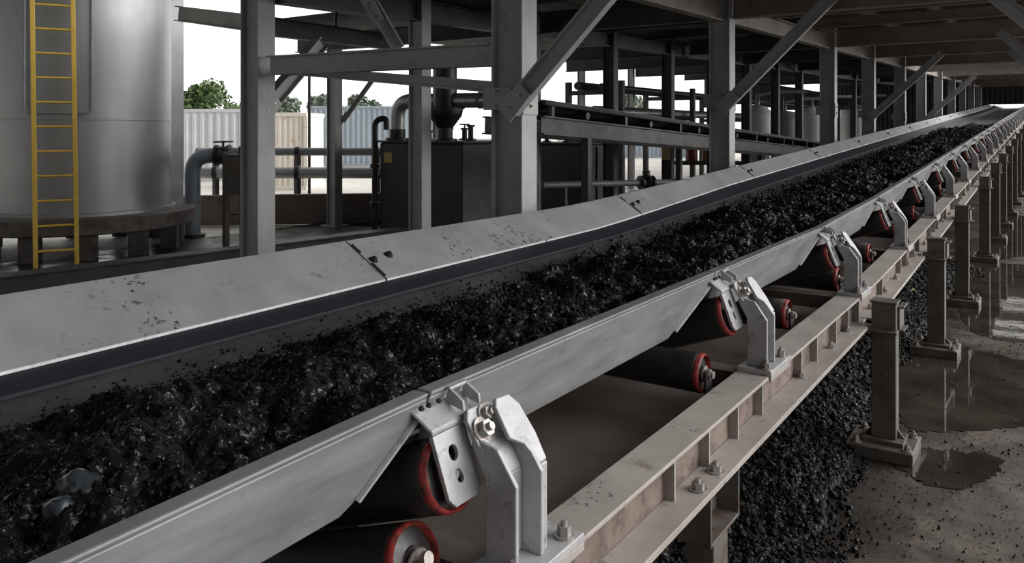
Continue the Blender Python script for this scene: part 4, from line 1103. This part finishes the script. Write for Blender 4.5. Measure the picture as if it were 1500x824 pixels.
def tree(px, Z, base_top, rad, mat, label, n=2600, leaf=.16):
    p_ = bp(px, 190, Z); p_.z = -.02; zc_ = base_top
    r = thing('tree', label, 'tree', p_, 'trees beyond the yard')
    mb = MB().lathe(p_, (0, 0, 1), [(rad * .10, 0), (rad * .07, zc_ * .5), (rad * .05, zc_)], 10)
    for k in range(5):
        a = 2 * PI * k / 5; mb.tube([p_ + Vector((0, 0, zc_ * .55)), p_ + Vector((math.cos(a) * rad * .35, math.sin(a) * rad * .35, zc_ * .8)), p_ + Vector((math.cos(a) * rad * .6, math.sin(a) * rad * .6, zc_ * 1.05))], rad * .025, 6)
    mb.build('trunk', 'bark', r, smooth=60)
    # foliage: many small leaf quads gathered in rounded boughs
    nb = 16; ctrs = np.array([[rng.normal(0, .42), rng.normal(0, .42), rng.uniform(-.35, .55)] for _ in range(nb)]) * rad
    rb = rng.uniform(.32, .5, nb) * rad
    w = rng.integers(0, nb, n); dirs = rng.normal(size=(n, 3)); dirs /= np.linalg.norm(dirs, axis=1, keepdims=True)
    P = ctrs[w] + dirs * (rb[w] * rng.uniform(.55, 1.05, n))[:, None] + np.array([0, 0, zc_])
    u = rng.normal(size=(n, 3)); u /= np.linalg.norm(u, axis=1, keepdims=True); v_ = np.cross(u, dirs + .3 * rng.normal(size=(n, 3))); v_ /= np.linalg.norm(v_, axis=1, keepdims=True)
    s_ = rng.uniform(.6, 1.3, n)[:, None] * leaf
    Vv = np.stack([P - u * s_, P + v_ * s_ * .6, P + u * s_, P - v_ * s_ * .6], 1).reshape(-1, 3)
    o = np_mesh('crown', Vv, np.arange(4 * n).reshape(-1, 4), mat); o.parent = r; return r
tree(292, 55, CAMH + 1.9, 1.75, 'leaf', 'green leafy tree rising behind the pale container, leftmost')
tree(352, 64, CAMH + 1.3, 1.25, 'leaf', 'lower green tree just left of the dark column')
tree(425, 75, CAMH + 1.9, 1.5, 'leaf_far', 'hazy grey green tree behind the cream container', leaf=.2)
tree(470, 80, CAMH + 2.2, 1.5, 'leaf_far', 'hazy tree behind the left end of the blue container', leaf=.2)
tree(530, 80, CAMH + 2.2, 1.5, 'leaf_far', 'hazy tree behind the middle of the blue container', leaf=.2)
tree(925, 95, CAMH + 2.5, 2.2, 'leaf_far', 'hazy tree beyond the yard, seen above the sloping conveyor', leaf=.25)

# ------------------------------------------------------------------ sky, light, camera
w = bpy.data.worlds.new('overcast_sky'); scn.world = w; w.use_nodes = True
nt = w.node_tree; nt.nodes.clear()
out = nt.nodes.new('ShaderNodeOutputWorld'); bg = nt.nodes.new('ShaderNodeBackground')
# bright overcast sky: brightest around the veiled sun on the open right side, duller behind the camera
tcw = nt.nodes.new('ShaderNodeTexCoord')
def sky_lobe(d, power, gain):
    dp = nd(nt, 'ShaderNodeVectorMath', operation='DOT_PRODUCT'); nt.links.new(tcw.outputs['Generated'], dp.inputs[0]); dp.inputs[1].default_value = Vector(d).normalized()
    return mathn(nt, 'MULTIPLY', mathn(nt, 'POWER', mathn(nt, 'MAXIMUM', dp.outputs['Value'], 0.0), power), gain)
st = mathn(nt, 'ADD', mathn(nt, 'ADD', sky_lobe((.74, .50, .36), 5.0, 6.8), sky_lobe((-.75, .66, .1), 2.0, 1.35)), 0.26)
bg.inputs[0].default_value = (1.0, 0.985, 0.965, 1)
nt.links.new(st, bg.inputs[1])
nt.links.new(bg.outputs[0], out.inputs[0])

cam = bpy.data.cameras.new('camera'); co_ = bpy.data.objects.new('camera', cam); C.objects.link(co_)
cam.sensor_width = 36; cam.lens = F / 1500 * 36; cam.shift_y = -(412 - H0) / 1500.0
co_.location = (0, 0, CAMH); co_.rotation_euler = (PI / 2, 0, TH)
cam.clip_start = .05; cam.clip_end = 400
scn.camera = co_
scn.view_settings.view_transform = 'Standard'; scn.view_settings.look = 'None'
scn.view_settings.exposure = 0.18; scn.view_settings.gamma = 1.0; scn.view_settings.use_curve_mapping = False
